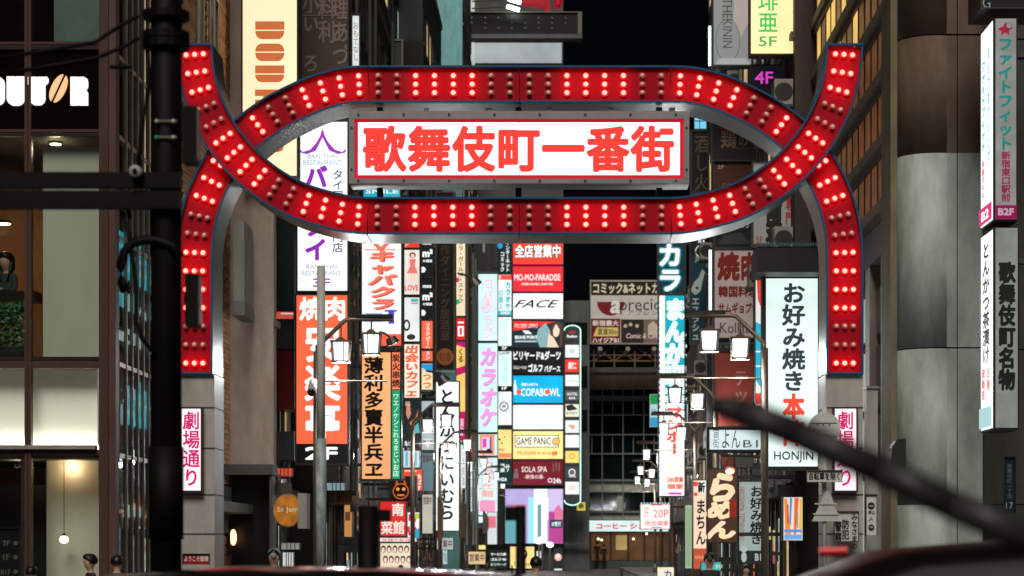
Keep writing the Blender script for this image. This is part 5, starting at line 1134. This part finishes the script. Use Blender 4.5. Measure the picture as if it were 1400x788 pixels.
sign('poster_sign', 'cream lit board with rows of women\'s portraits low in the street', 519, 742, 568, 779, 72, (244,224,196), [D(524+8*i+(3 if j else 0), 751+14*j, 3.4, (56,34,30), ry=5) for j in range(2) for i in range(5)]+[D(524+8*i+(3 if j else 0), 752+14*j, 2.2, (250,214,196), ry=3.4) for j in range(2) for i in range(5)], mount='L', s=.95, lip=1)
sign('poster_sign', 'small white and red kana panel row under the red restaurant board', 519, 735, 570, 741.5, 71.9, (236,226,220), [T('ニコーシコェ', 522, 736.5, 568, 740.5, (214,40,50), .05)], mount='L', lip=.6)
sign('poster_sign', 'warm lit food photo panel at the left of the foreground dark post', 482, 660, 494, 730, 66, (240,190,130), [R(484, 672, 491, 684, (40,30,24)), R(484, 690, 491, 700, (120,70,40)), R(484, 706, 491, 718, (150,90,50))], mount='L', s=.7, lip=.8)
sign('poster_sign', 'orange lit shopfront panel glowing beside the roof eaves', 470, 690, 482, 735, 60, (240,170,100), [R(472, 700, 479, 712, (120,80,50))], mount='L', s=.6, lip=.8)
sign('monster_sign', 'round black sign with an orange line drawn oni mask', 535, 659, 561, 686, 68, (22,16,14), [D(548, 672, 11, (220,100,50)), D(548, 672, 9.6, (30,16,12)), D(544, 669, 2.4, (236,170,70)), D(552, 669, 2.4, (236,170,70)), R(543, 676, 553, 678.4, (230,120,60)), PG([(540,662),(543,656),(545,663)], (220,100,50)), PG([(551,663),(553,656),(556,662)], (220,100,50))], mount='L', s=.9, lip=.8)
sign('panel_sign', 'black poster with orange and cyan swirls left of the cutlet sign', 552, 546, 575, 594, 74, (20,34,38), [PG([(556,556),(560,552),(562,566),(558,574),(555,566)], (226,150,110)), PG([(560,578),(568,572),(572,560),(570,576),(562,583)], (226,130,60)), PG([(564,586),(572,578),(574,592),(566,593)], (90,190,196)), T('麺', 554, 549, 561, 556, (226,190,160), .02)], mount='L', s=.8, lip=.7)
sign('panel_sign', 'black building name plate with white kana and an arrow beside the lamps', 551, 600, 574, 612, 73, (24,26,26), [T('亀ビル', 553, 603, 567, 610, (230,236,236), .03)], mount='L', s=.8, lip=.6)
sign('panel_sign', 'marquee framed white small panel with twinkling edge lights under the name plate', 551, 616, 574, 640, 73, (206,226,232), [R(554, 618, 558, 638, (120,190,210)), R(566, 618, 570, 638, (120,190,210)), R(560, 620, 564, 636, (236,170,150))], mount='L', s=.9, lip=.6)
sign('panel_sign', 'white and black diagonal kana panel with a downward arrow by the left lamps', 576, 548, 594, 616, 78, (190,204,206), [PG([(577,564),(592,550),(592,572),(577,588)], (24,28,30)), PG([(578,600),(592,600),(585,614)], (236,240,240)), T('B1F', 579, 602, 591, 606, (30,30,30), .02)], mount='L', s=.8, lip=.6)
sign('poster_sign', 'white lit panel strip low beside the karaoke column foot', 666, 700, 680, 745, 128, (226,236,240), [R(668, 706, 678, 722, (240,120,150))], mount='L', mx=-5.6, s=.8, lip=.6)
for i, (a, b, c_, d_, fc, its, lb) in enumerate((
    (669, 753, 694, 778, (20,34,30), [T('サービス券', 671, 756, 692, 760, WH, .04), T('ゴルフ 90', 671, 763, 692, 767, WH, .04), T('ビリヤード', 671, 770, 692, 774, (190,226,210), .04)], 'black lit board with three lines of white writing under the end tower'),
    (697, 747, 731, 778, (255,226,140), [D(714, 758, 7, (30,30,26)), D(714, 757, 4, (255,226,140)), T('Game', 703, 768, 725, 774, (60,60,70), .0)], 'yellow lit game board with a black round mascotless emblem under the video screen'),
    (733, 753, 742, 764, (226,230,232), [], 'small white lit panel under the floodlit doorway'),
    (757, 750, 769, 776, (30,34,36), [D(763, 762, 5, (240,180,170)), D(763, 760, 3, (250,226,214))], 'dark poster with a pink round emblem at the foot of the tower'),
    (757, 777, 769, 786, (226,230,232), [], 'white lit floor panel at the foot of the dark poster'),
    (640, 745, 666, 752, (246,232,150), [], 'pale yellow lit lintel at the foot of the left side'))):
    sign('poster_sign', lb.replace('mascotless ', ''), a, b, c_, d_, 150.5+i*.02, fc, its, s=1.0, lip=.6, D_=.2)
for i, (px, py, r) in enumerate(((741, 738, 7), (752, 745, 6), (737, 741, 5))):
    e = thing('globe_light', ['largest white globe light over the street end doorway', 'right hand white globe light over the street end doorway', 'left hand white globe light over the street end doorway'][i], 'lamp', W(px, py, 148))
    MB().sphere(tuple(W(px, py, 148)), r*148/K*.8, 14, 9, sz=.75).obj('globe', glow((250,252,255), 3.5, 0), e, True)
    MB().tube([tuple(W(px, py+r*.5, 148)), tuple(W(px, 779, 148))], .06, 6).obj('stem', P8((110,110,106)), e)
# round cafe sign
e = thing('round_sign', 'round amber cafe sign with pale writing on a grey bracket box under the dark canopy', 'sign', W(393, 698, 46.4))
P = W(393, 698, 46.4); r = 20*46.4/K; pts = [(P.x+r*math.cos(2*math.pi*i/36), P.z+r*1.15*math.sin(2*math.pi*i/36)) for i in range(36)]
MB().prism(pts, 46.4, 46.6).obj('rim', P8((120,110,96)), e)
MB().prism([(P.x+(x-P.x)*.93, P.z+(z-P.z)*.93) for x, z in pts], 46.385, 46.399).obj('sign_face', glow((196,120,36), .55, .5, True, 5), e)
draw([T('St Jam', 379, 693, 408, 702, (226,214,190), .01)], e, 46.385, True, .6)
MB().box(X_(408.5,46.4), X_(421,46.4), 46.2, 46.8, Z_(723,46.4), Z_(675,46.4)).obj('bracket_box', P8((150,144,136), rough=.6), e)
# camera barrel spotlights on signs
def spot(label, px, py, Y, dx=8):
    e = thing('spotlight', label, 'lamp', W(px, py, Y))
    a = W(px-dx, py-6, Y); b = W(px+dx*.3, py, Y); c = W(px+dx, py+9, Y)
    MB().tube([tuple(W(px-dx*2.2, py-8, Y)), tuple(a), tuple(b)], .03*Y/60, 6).obj('arm', P8((60,56,52)), e)
    MB().tube([tuple(b), tuple(c)], .13*Y/60, 12, .19*Y/60).obj('hood', P8((84,80,76), rough=.4, metal=.4), e)
spot('dark sign spotlight on an arm at the right edge of the tower sign', 643, 382, 78)
spot('grey sign spotlight in front of the cabaret sign foot', 532, 462, 63, 6)
spot('black sign spotlight cluster under the black tower sign', 600, 515, 77, 8)
# ---------------------------------------------------------------- street lamps
def lamp_post():
    e = thing('street_lamp', '', 'street lamp', (0,0,0), 'twin lantern street lamps along both sides of the street')
    mp = P8((128,112,98), rough=.4, metal=.5, noise=.2)
    MB().tube([(0,0,0),(0,0,5.15)], .075, 12, .06).obj('pole', mp, e, True)
    MB().tube([(0,0,0),(0,0,.5)], .13, 12, .1).obj('pole_base', mp, e, True)
    MB().tube([(0,0,5.1),(0,0,5.22),(.52,0,5.72),(.62,0,5.74),(1.42,0,5.74)], .04, 8).obj('arm', mp, e, True)
    MB().box(.72, 1.40, -.07, .07, 5.785, 5.83).obj('arm_cap', P8((34,30,28), rough=.5), e)
    MB().tube([(0,0,4.6),(1.3,0,4.6)], .018, 6).obj('banner_rod', mp, e)
    fr = P8((120,104,90), rough=.4, metal=.5); lg = glow((226,242,250), 1.7, .12, True, 5)
    for lx, top in ((.45, 5.36), (1.01, 5.50)):
        MB().tube([(lx,0,top-.02),(lx,0,5.62 if lx < .5 else 5.74)], .014, 6).obj('hanger', fr, e)
        f = MB(); hw = .15; h = .34
        f.box(lx-hw-.035, lx+hw+.035, -hw-.035, hw+.035, top-.05, top-.015)
        f.box(lx-hw-.015, lx+hw+.015, -hw-.015, hw+.015, top-.05-h-.035, top-.05-h)
        for a in (-1, 1):
            for b in (-1, 1): f.tube([(lx+a*(hw-.01),b*(hw-.01),top-.05-h),(lx+a*(hw+.015),b*(hw+.015),top-.05)], .013, 6)
        f.prism([(lx-hw*.7, top-.014),(lx+hw*.7, top-.014),(lx+.03, top+.05),(lx-.03, top+.05)], -hw*.7, hw*.7)
        fo = f.obj('lantern_frame', fr, e)
        g = MB(); b_ = hw-.03
        for k, (z, w) in enumerate(((top-.05-h+.001, b_-.01), (top-.052, b_+.012))): g.v += [(lx-w,-w,z),(lx+w,-w,z),(lx+w,w,z),(lx-w,w,z)]
        g.f = [(0,3,2,1),(4,5,6,7),(0,1,5,4),(1,2,6,5),(2,3,7,6),(3,0,4,7)]
        g.obj('lantern_glass', lg, fo)
        for a in (-1, 1):
            MB().box(lx+a*.06-.007, lx+a*.06+.007, -hw+.002, -hw+.016, top-.05-h, top-.05).obj('lantern_bar', fr, fo)
        MB().sphere((lx, 0, top-.05-h-.005), .06, 10, 6, sz=.4).obj('bulb', glow((245,250,255), 8, 0), fo, True)
        ld = bpy.data.lights.new('lantern_light', 'POINT'); ld.energy = 90; ld.color = (.92,.97,1); ld.shadow_soft_size = .1
        lo = bpy.data.objects.new('light', ld); COL.objects.link(lo); lo.location = (lx, 0, top-.05-h-.13); child(lo, fo)
    return e
proto = lamp_post()
posts = [('L', -4.55, 42), ('L', -4.5, 68), ('L', -4.55, 84), ('L', -4.6, 102.5), ('L', -4.6, 122), ('L', -4.75, 141),
         ('R', 3.66, 41.3), ('R', 3.78, 56.4), ('R', 4.22, 72.6), ('R', 4.42, 93), ('R', 4.85, 113), ('R', 5.25, 130)]
ordn = ['nearest', 'second nearest', 'third nearest', 'fourth nearest', 'second farthest', 'farthest']
cl_, cr_ = 0, 0
for i, (sd, x, y) in enumerate(posts):
    o = proto if i == 0 else copy_tree(proto)
    o.location = (x, y, .12); o.rotation_euler = (0, 0, 0 if sd == 'L' else PI)
    k = i % 6
    o['label'] = '%s twin lantern street lamp on the %s side of the street' % (ordn[k], 'left' if sd == 'L' else 'right')
# an unlit one
# ---------------------------------------------------------------- foreground pole with cross arms (out of focus, left)
PY = 14.0
e = thing('signal_pole', 'thick black out of focus pole with cross bars, cables and insulators on the left', 'pole', (X_(227,PY), PY, 0))
mb_ = P8((9,8,8), rough=.6, noise=.3, spec=.15)
x0 = X_(227, PY); rr = 21.5*PY/K
MB().tube([(x0,PY,0),(x0,PY,7.5)], rr, 20).obj('pole', P8((13,10,10), rough=.6, noise=.5, scale=4, spec=.15), e, True)
MB().tube([(x0,PY,Z_(345,PY)-1.2),(x0,PY,Z_(560,PY)-.8)], rr*1.12, 20).obj('pole_sleeve', P8((12,9,9), rough=.6, spec=.15), e, True)
for (ya, yb) in ((241, 262), (266, 290)):
    MB().box(X_(-60,PY), X_(252,PY), PY-.16, PY-.09, Z_(yb,PY), Z_(ya,PY)).obj('cross_bar', mb_, e)
for yy in (22, 50, 62): MB().tube([(x0,PY,Z_(yy+5,PY)),(x0,PY,Z_(yy-5,PY))], rr*1.5, 18).obj('clamp_band', mb_, e)
for pts in (((190,22),(165,35),(130,58),(60,70),(-20,82)), ((190,52),(165,66),(130,80),(70,90),(-10,104)), ((200,60),(204,110),(194,180),(188,236)), ((165,262),(172,280),(178,300)), ((150,92),(180,92))):
    MB().tube([tuple(W(a, b, PY-.05)) for a, b in pts], .013, 8).obj('cable', mb_, e, True)
lp = [(200,332),(186,336),(172,350),(166,370),(169,395),(176,400)]
MB().tube([tuple(W(a,b,PY-.1)) for a,b in [(246,352),(236,336),(215,329),(200,328),(182,332),(170,345),(165,365),(166,385),(172,398)]], .03, 10).obj('loop_cable', mb_, e, True)
MB().tube([tuple(W(a,b,PY-.1)) for a,b in [(168,290),(178,330),(186,395),(186,440),(196,465),(212,486)]], .014, 8).obj('cable', mb_, e, True)
P = W(187, 236, PY-.2); MB().tube([(P.x,PY-.26,P.z),(P.x,PY-.18,P.z)], .036, 16).obj('insulator', P8((170,170,165), rough=.3), e, True)
MB().tube([(P.x,PY-.272,P.z),(P.x,PY-.262,P.z)], .016, 12).obj('insulator_hole', mb_, e, True)
for i, (ya) in enumerate((166, 188)):
    MB().tube([tuple(W(214, ya, PY-.11)), tuple(W(242, ya, PY-.11))], .008, 6).obj('strap', P8((110,110,106), rough=.4), e)
    for a, c in ((214, (200,196,170) if i == 0 else (60,170,130)), (237, (200,204,200))):
        MB().sphere(tuple(W(a, ya, PY-.13)), .013, 8, 6).obj('strap_stud', P8(c, rough=.3), e, True)
for (x_, y0, y1, w_) in ((260, 145, 222, 18), (263, 374, 446, 17)):
    s_ = thing('loudspeaker', 'black out of focus speaker box on the right of the black pole, '+('upper' if y0 < 200 else 'lower')+' one', 'speaker', W(x_, y1, PY))
    MB().pbox(x_-w_/2-2, y0, x_+w_/2-1, y1, PY-.1, .16).obj('case', mb_, s_)
    MB().pbox(x_+w_/2-.9, y0+4, x_+w_/2+1.2, y1-4, PY-.08, .1).obj('edge_plate', P8((110,106,104), rough=.4), s_)
    MB().pbox(x_-12, (y0+y1)/2-5, x_-w_/2-1.9, (y0+y1)/2+5, PY-.05, .06).obj('bracket', mb_, s_)
# grey pole with small camera
GY2 = 26.0
g = thing('camera_pole', 'slim weathered grey pole with stickers standing in front of the orange barbecue sign', 'pole', (X_(439,GY2), GY2, 0))
MB().tube([W(439,800,GY2), W(439,600,GY2)], 7.2*GY2/K, 14).obj('pole', P8((160,172,174), rough=.6, noise=.6, scale=14), g, True)
MB().tube([W(439,600.2,GY2), W(439,364,GY2)], 5.6*GY2/K, 14).obj('upper_pole', P8((196,196,190), rough=.5, noise=.25), g, True)
cm_ = thing('bullet_camera', 'small silver bullet camera beside the orange barbecue sign', 'camera', W(427, 533, 41.7))
MB().tube([tuple(W(429,524,41.9)), tuple(W(426,536,41.3))], .085, 12).obj('body', P8((190,186,180), rough=.4), cm_, True)
MB().tube([tuple(W(425.9,536.2,41.3)), tuple(W(425.7,537.2,41.26))], .07, 12).obj('lens', P8((14,14,16), rough=.1), cm_, True)
MB().tube([tuple(W(431,527,41.9)), tuple(W(433,532,42))], .03, 8).obj('bracket', P8((120,110,100)), cm_, True)
# median posts, out of focus
for i, (xa, xb, ya, Y) in enumerate(((489, 517, 692, 13), (705, 719, 692, 13))):
    p_ = thing('median_post', ['wide black out of focus post rising above the car roof left of centre', 'slim black out of focus post with a short left arm near the centre'][i], 'post', (X_((xa+xb)/2,Y), Y, 0))
    MB().tube([(X_((xa+xb)/2,Y),Y,0),(X_((xa+xb)/2,Y),Y,Z_(ya,Y))], (xb-xa)/2*Y/K, 14).obj('post', mb_, p_, True)
    if i == 0: MB().pbox(xb, 697, 533, 713, Y-.04, .08).obj('arm', mb_, p_)
    else: MB().pbox(690, 693, xa, 712, Y-.04, .08).obj('arm', mb_, p_)
# road sign pole, seen from behind
rs = thing('road_sign', 'grey backs of round and triangular road signs on one pole by the gate', 'road sign', (X_(1127,33.9), 33.9, 0))
gm = P8((196,198,192), rough=.55, noise=.2); YR = 33.9
MB().tube([W(1127,800,YR+.06), W(1127,556,YR+.06)], .035, 12).obj('pole', gm, rs, True)
P = W(1127,586,YR); MB().tube([(P.x,YR-.012,P.z),(P.x,YR+.012,P.z)], 22*YR/K, 36).obj('round_plate', gm, rs)
for dy in (-9, 9): MB().pbox(1110, 586+dy-1.2, 1144, 586+dy+1.2, YR-.03, .017).obj('stiffener', gm, rs)
MB().prism([(X_(1132,YR),Z_(666,YR)),(X_(1110,YR),Z_(713,YR)),(X_(1149,YR),Z_(713,YR))], YR-.012, YR+.012).obj('triangular_plate', gm, rs)
MB().pbox(1114, 688, 1144, 690, YR-.03, .017).obj('stiffener', gm, rs); MB().pbox(1112, 702, 1147, 704, YR-.03, .017).obj('stiffener', gm, rs)
for a in (0, 1, 2):
    MB().sphere(tuple(W(1118+a*8, 581, YR-.02)), .012, 6, 4).obj('bolt', P8((60,60,60)), rs)
sign('supplementary_plate', 'small white plate with black kanji exempting bicycles on the road sign pole', 1103, 643, 1151, 659.5, 33.8, (214,216,208), [T('自転車を除く', 1106, 646, 1148, 657, (24,24,26), .03)], lit=False, D_=.012, lip=.4, case=(120,120,116))
cv = thing('convex_mirror', 'dark rounded mirror housing sticking out from the concrete column', 'mirror', W(1226, 615, 35))
pts = [(1236,640),(1219,640),(1216,628),(1218,612),(1224,602),(1236,600)]
MB().prism([(X_(a,35.2),Z_(b,35.2)) for a,b in pts], 35.0, 35.4).obj('housing', P8((34,30,28), rough=.5), cv)
pr = thing('pilaster_post', 'pale square steel post just right of the right gate leg', 'post', W(1191, 780, 36.6))
MB().box(X_(1183.8,36.7), X_(1199,36.7), 36.6, 36.9, .13, Z_(532,36.7)).obj('post', P8((168,164,156), rough=.5), pr)
MB().box(X_(1182.8,36.7), X_(1200,36.7), 36.56, 36.94, Z_(531.9,36.7), Z_(529,36.7)).obj('cap', P8((150,146,140), rough=.5), pr)
# leaning dark bar very close to the lens
ba = thing('handrail', 'big blurred black diagonal bar crossing the lower right close to the lens', 'rail', W(1200, 650, 4))
pts = [(985,556),(1010,562),(1090,592),(1200,642),(1300,690),(1420,742),(1500,775)]
m = MB()
for (pa, pb), (ra, rb) in zip(zip(pts, pts[1:]), ((.022,.026),(.026,.028),(.028,.028),(.028,.028),(.028,.029),(.029,.03))):
    m.tube([tuple(W(*pa, 4.0)), tuple(W(*pb, 4.0))], ra, 14, rb)
m.obj('bar', P8((48,47,46), rough=.5, noise=.2), ba, True)
MB().sphere(tuple(W(984,556,4)), .020, 12, 8).obj('end_cap', P8((30,28,30), rough=.5), ba, True)

# ---------------------------------------------------------------- vehicles
def car(label, name, cat, cx, Y, length, roof, col, face=1, wid=1.75, boxy=.0, tail=False, gloss=True):
    """side-on car; profile swept across its width with a tucked greenhouse"""
    e = thing(name, label, cat, (cx, Y, 0))
    L2 = length/2; R_ = roof; bl = .62*R_
    prof = [(-L2,.35),(-L2-.02,.62),(-L2+.05,bl*.92),(-L2+.55,bl),(-L2+.95,bl*1.04)]
    gh = [(-L2+.75,bl*1.03),(-L2+1.35-boxy*.4,R_*.90),(-L2+1.75-boxy*.5,R_*.975),(-.25,R_),(.5,R_*.995),(L2-1.35+boxy*.7,R_*.965),(L2-1.0+boxy*.75,R_*.88),(L2-.35+boxy*.25,bl*1.05)]
    pm = P8(col, rough=.13 if gloss else .4, noise=.05, spec=.5 if gloss else .15)
    def loft(sections, name, mat, cap=True):
        v = []; f = []; k = len(sections[0][1])
        for yy, pts in sections:
            v += [(cx+face*a, Y+yy, z) for a, z in pts]
        for i in range(len(sections)-1):
            for j in range(k):
                j2 = (j+1) % k; f.append((i*k+j, i*k+j2, (i+1)*k+j2, (i+1)*k+j))
        f.append(tuple(range(k))[::-1]); f.append(tuple((len(sections)-1)*k+j for j in range(k)))
        m = MB(); m.v = v; m.f = f; return m.obj(name, mat, e)
    lower = [(-L2,.30),(-L2-.03,.6),(-L2+.06,bl*.93),(-L2+.6,bl),(L2-.35,bl*1.03),(L2-.05,bl*.98),(L2+.02,.62),(L2,.30)]
    hw = wid/2
    def sc(ps, kx, kz=1.0): return [(a*kx, z if z < .4 else z*kz) for a, z in ps]
    loft([(-hw, sc(lower,.97,.96)), (-hw+.06, lower), (hw-.06, lower), (hw, sc(lower,.97,.96))], 'body', pm)
    top = [(a, z) for a, z in gh]
    def shr(t): return [(a*(1-.05*t), bl+(z-bl)*(1-.10*t)) for a, z in top]
    ro = loft([(-hw+.12, shr(1.2)), (-hw+.2, shr(.45)), (-hw+.42, shr(.08)), (0, top), (hw-.42, shr(.08)), (hw-.2, shr(.45)), (hw-.12, shr(1.2))], 'roof', pm)
    ro.data.shade_smooth()
    wg = P8((12,14,16), rough=.06)
    wp = [(-L2+1.15,bl*1.06),(-L2+1.62,R_*.88),(-.1,R_*.905),(-.1,bl*1.06)]; wq = [(.02,bl*1.06),(.02,R_*.905),(L2-1.45+boxy*.5,R_*.87),(L2-1.0+boxy*.4,bl*1.06)]
    for q in (wp, wq):
        MB().prism([(cx+face*a, z) for a, z in q], Y-hw+.085, Y-hw+.13).obj('side_window', wg, e)
        MB().prism([(cx+face*a, z) for a, z in q], Y+hw-.13, Y+hw-.085).obj('side_window', wg, e)
    for wx in (-L2+.85, L2-.85):
        for yy in (-hw+.0, hw-.2):
            w = MB().tube([(cx+wx,Y+yy,.32),(cx+wx,Y+yy+.2,.32)], .32, 22).obj('wheel', P8((14,14,14), rough=.8), e)
            MB().tube([(cx+wx,Y+yy-.01,.32),(cx+wx,Y+yy+.21,.32)], .19, 16).obj('rim', P8((150,150,150), metal=.7, rough=.3), w)
    MB().box(cx+face*(L2+.005), cx+face*(L2-.10), Y-hw+.1, Y-hw+.35, .7, .85).obj('tail_lamp' if tail else 'headlight', glow((255,30,30) if tail else (240,240,230), .8, 0), e)
    MB().box(cx-face*(L2+.005), cx-face*(L2-.10), Y-hw+.1, Y-hw+.35, .62, .75).obj('headlight', P8((200,200,200), rough=.1), e)
    return e
YC = 11.5
car('silver sedan with a reflective roof passing left to right along the bottom edge', 'parked_car', 'car', X_(400,YC), YC, 4.7, Z_(773.5,YC), (20,19,20), 1, boxy=.5)
YV = 9.0
vn = car('dark blurred minivan roof with red tail glow at the lower right', 'passing_van', 'van', X_(1215,YV)+1.2, YV+.6, 3.6, Z_(731,YV), (16,14,13), -1, boxy=1.0, gloss=False)
MB().tube([tuple(W(1120,753,8.7)), tuple(W(1158,752,8.7))], .012, 8).obj('brake_lamp', glow((220,20,24), .5, .2), vn)
MB().tube([tuple(W(1120,758,8.72)), tuple(W(1158,757,8.72))], .009, 8).obj('lamp_holder', mb_, vn)

# ---------------------------------------------------------------- people on the pavement
ped('man with dark hair and glasses in profile low in front of the cafe', 124, 766, 33.9, 1.6, face=PI/2+.5, glasses=True, top=(40,40,46))
ped('person with black hair just left of the silver panes at the bottom', 160, 767, 34.1, 1.6, face=.2, top=(30,30,34))
ped('person with black hair cut by the bottom edge at the lower left', 43, 781, 33.9, 1.6, face=-.3, top=(36,36,40))
ped('person in a light grey knit cap at the bottom left of the street', 375, 759, 36.5, 1.6, face=PI, top=(70,72,76), hat=(150,156,160))
ped('person with black hair near the bottom centre', 733, 769, 34.5, 1.6, face=0, top=(20,20,22))
ped('person in a dark hooded cap near the bottom right of centre', 970, 764, 38, 1.6, face=PI, top=(40,38,36), hat=(70,64,60))
for i, (px, py, Y) in enumerate(((548, 776, 60), (585, 775, 66), (640, 775, 90), (700, 774, 110), (850, 774, 100), (1020, 778, 46))):
    ped(['man in a dark coat low in front of the portrait board', 'person in a dark jacket walking below the cutlet sign', 'distant walker below the karaoke column', 'distant walker below the yellow game board', 'distant walker in front of the coffee shop', 'person in dark clothes under the banner sign with the figure mark'][i], px, py, Y, 1.6, face=(0, PI)[i % 2], top=[(40,40,50),(60,50,46),(50,50,50),(44,40,44),(60,60,60),(34,34,38)][i], group=None)

# ---------------------------------------------------------------- awnings, roofs and clutter on the left
aw = thing('awning', 'black shop awning with a pale printed valance low beside the foreground post', 'awning', W(478, 760, 62))
MB().add([(X_(440,60),60,Z_(742,60)),(X_(500,60),60,Z_(746,60)),(X_(486,62),62,Z_(718,62)),(X_(440,62),62,Z_(716,62)),(X_(440,60),60.02,Z_(744,60)),(X_(500,60),60.02,Z_(748,60)),(X_(486,62),62.02,Z_(720,62)),(X_(440,62),62.02,Z_(718,62))],
         [(0,1,2,3),(7,6,5,4),(0,4,5,1),(1,5,6,2),(2,6,7,3),(3,7,4,0)]).obj('canopy', P8((34,34,34), rough=.7), aw)
MB().pbox(440, 745, 498, 756, 59.98, .02).obj('valance', P8((90,92,88), rough=.8), aw)
rf = thing('tiled_roof', 'small brown tiled eaves roof with corner upturn behind the slim grey pole', 'roof', W(460, 690, 58))
for k in range(8):
    MB().box(X_(440+k*5.2,57), X_(444.9+k*5.2,57), 57, 59, Z_(690-k*.5,57), Z_(678-k*1.2,57)).obj('roof_tile', P8((132,84,50), rough=.6), rf)
MB().box(X_(436,56.9), X_(487,56.9), 56.8, 56.99, Z_(678,57), Z_(671,57)).obj('ridge', P8((60,50,42), rough=.6), rf)
for i, (a, b, c_, d_, Y, col, s) in enumerate(((376, 640, 400, 652, 53, (230,90,60), .7), (384, 742, 410, 752, 51, (210,214,200), .3), (386, 755, 402, 776, 52, (230,236,230), .7), (446, 660, 472, 674, 57, (190,220,230), .4), (480, 575, 492, 655, 66, (236,200,180), .5), (384, 655, 392, 676, 53, (236,200,200), .8))):
    sign('window_light', ['orange lit awning edge under the blank wall window', 'dim row of hanging bottles light strip under the round sign', 'bright shopfront strip under the round amber sign', 'pale blue roof light box behind the slim pole', 'narrow warm lit panel left of the orange tavern sign', 'small pink lit strip beside the canopy'][i], a, b, c_, d_, Y, col, [R(a+(c_-a)*q, b+1, a+(c_-a)*q+1.2, d_-1, (40,34,32)) for q in (.3, .5, .72)], s=s, lip=.6, D_=.15)
bal = thing('balcony_unit', 'grey steel balcony boxes stacked between the blank wall and the thai sign', 'balcony', W(388, 600, 53))
for (ya, yb, c) in ((300, 425, (74,86,82)), (437, 477, (90,88,86)), (590, 629, (96,92,90)), (480, 560, (150,12,22))):
    MB().pbox(377, ya, 402, yb, 52.6, 1.2).obj('box_panel', P8(c, rough=.35, noise=.3), bal)
MB().pbox(375, 312, 377.5, 640, 52.4, .1).obj('pipe', P8((150,150,146), metal=.6, rough=.3), bal)
sign('window_light', 'small red lit ledge with white strip between the balcony boxes', 377, 426, 402, 437, 52.5, (220,90,70), [R(384, 428, 401, 430, (240,230,226))], s=.7, lip=.5, D_=.1)
# utility conduits among the left signs
cd_ = thing('conduit_stack', 'grey conduits and junction boxes between the barbecue sign and the cabaret sign', 'pipes', W(485, 500, 60))
MB().tube([tuple(W(481,700,60)), tuple(W(481,240,60))], .05, 8).obj('pipe', P8((90,88,84), metal=.5), cd_)
MB().tube([tuple(W(487,700,60.2)), tuple(W(487,300,60.2))], .035, 8).obj('pipe', P8((120,118,112), metal=.5), cd_)
for y in (350, 395, 420, 470, 560, 600): MB().pbox(478.5, y, 490, y+12, 59.85, .3).obj('junction_box', P8((70,68,66), rough=.5), cd_)
cd2 = thing('conduit_stack', 'tall pale pipes between the cutlet sign and the karaoke column', 'pipes', W(643, 500, 100))
for k, px in enumerate((638.5, 642, 647, 650.5)): MB().tube([tuple(W(px,745,100)), tuple(W(px,330+8*k,100))], .05, 8).obj('pipe', P8((150,160,158) if k != 1 else (90,70,56), metal=.4, rough=.4), cd2)
sign('wall_panel', 'dark streaked wall panel behind the upper pale pipes', 648, 325, 672, 372, 112, (70,70,72), [R(660, 327, 663, 345, (190,190,190)), R(652, 327, 653, 370, (50,50,52))], lit=False, lip=.5)
for (i, (xa, ya, xb, yb)) in enumerate(((598, 680, 606, 740), (627, 690, 640, 735), (660, 700, 668, 730))):
    bn = thing('street_banner', ['brown pointed street banner plate hanging on the nearest left post', 'brown pointed street banner plate in the middle of the left posts', 'brown pointed street banner plate far down the left posts'][i], 'banner', W((xa+xb)/2, yb, 84+i*15), 'brown street banner plates')
    Y = 83.6+i*17
    MB().prism([(X_(xa,Y),Z_(yb,Y)),(X_(xb-2,Y),Z_(yb,Y)),(X_(xb,Y),Z_(yb-8,Y)),(X_(xb,Y),Z_(ya+8,Y)),(X_(xa+2,Y),Z_(ya-2,Y)),(X_(xa,Y),Z_(ya,Y))], Y, Y+.05).obj('plate', P8((130,104,84), rough=.6), bn)
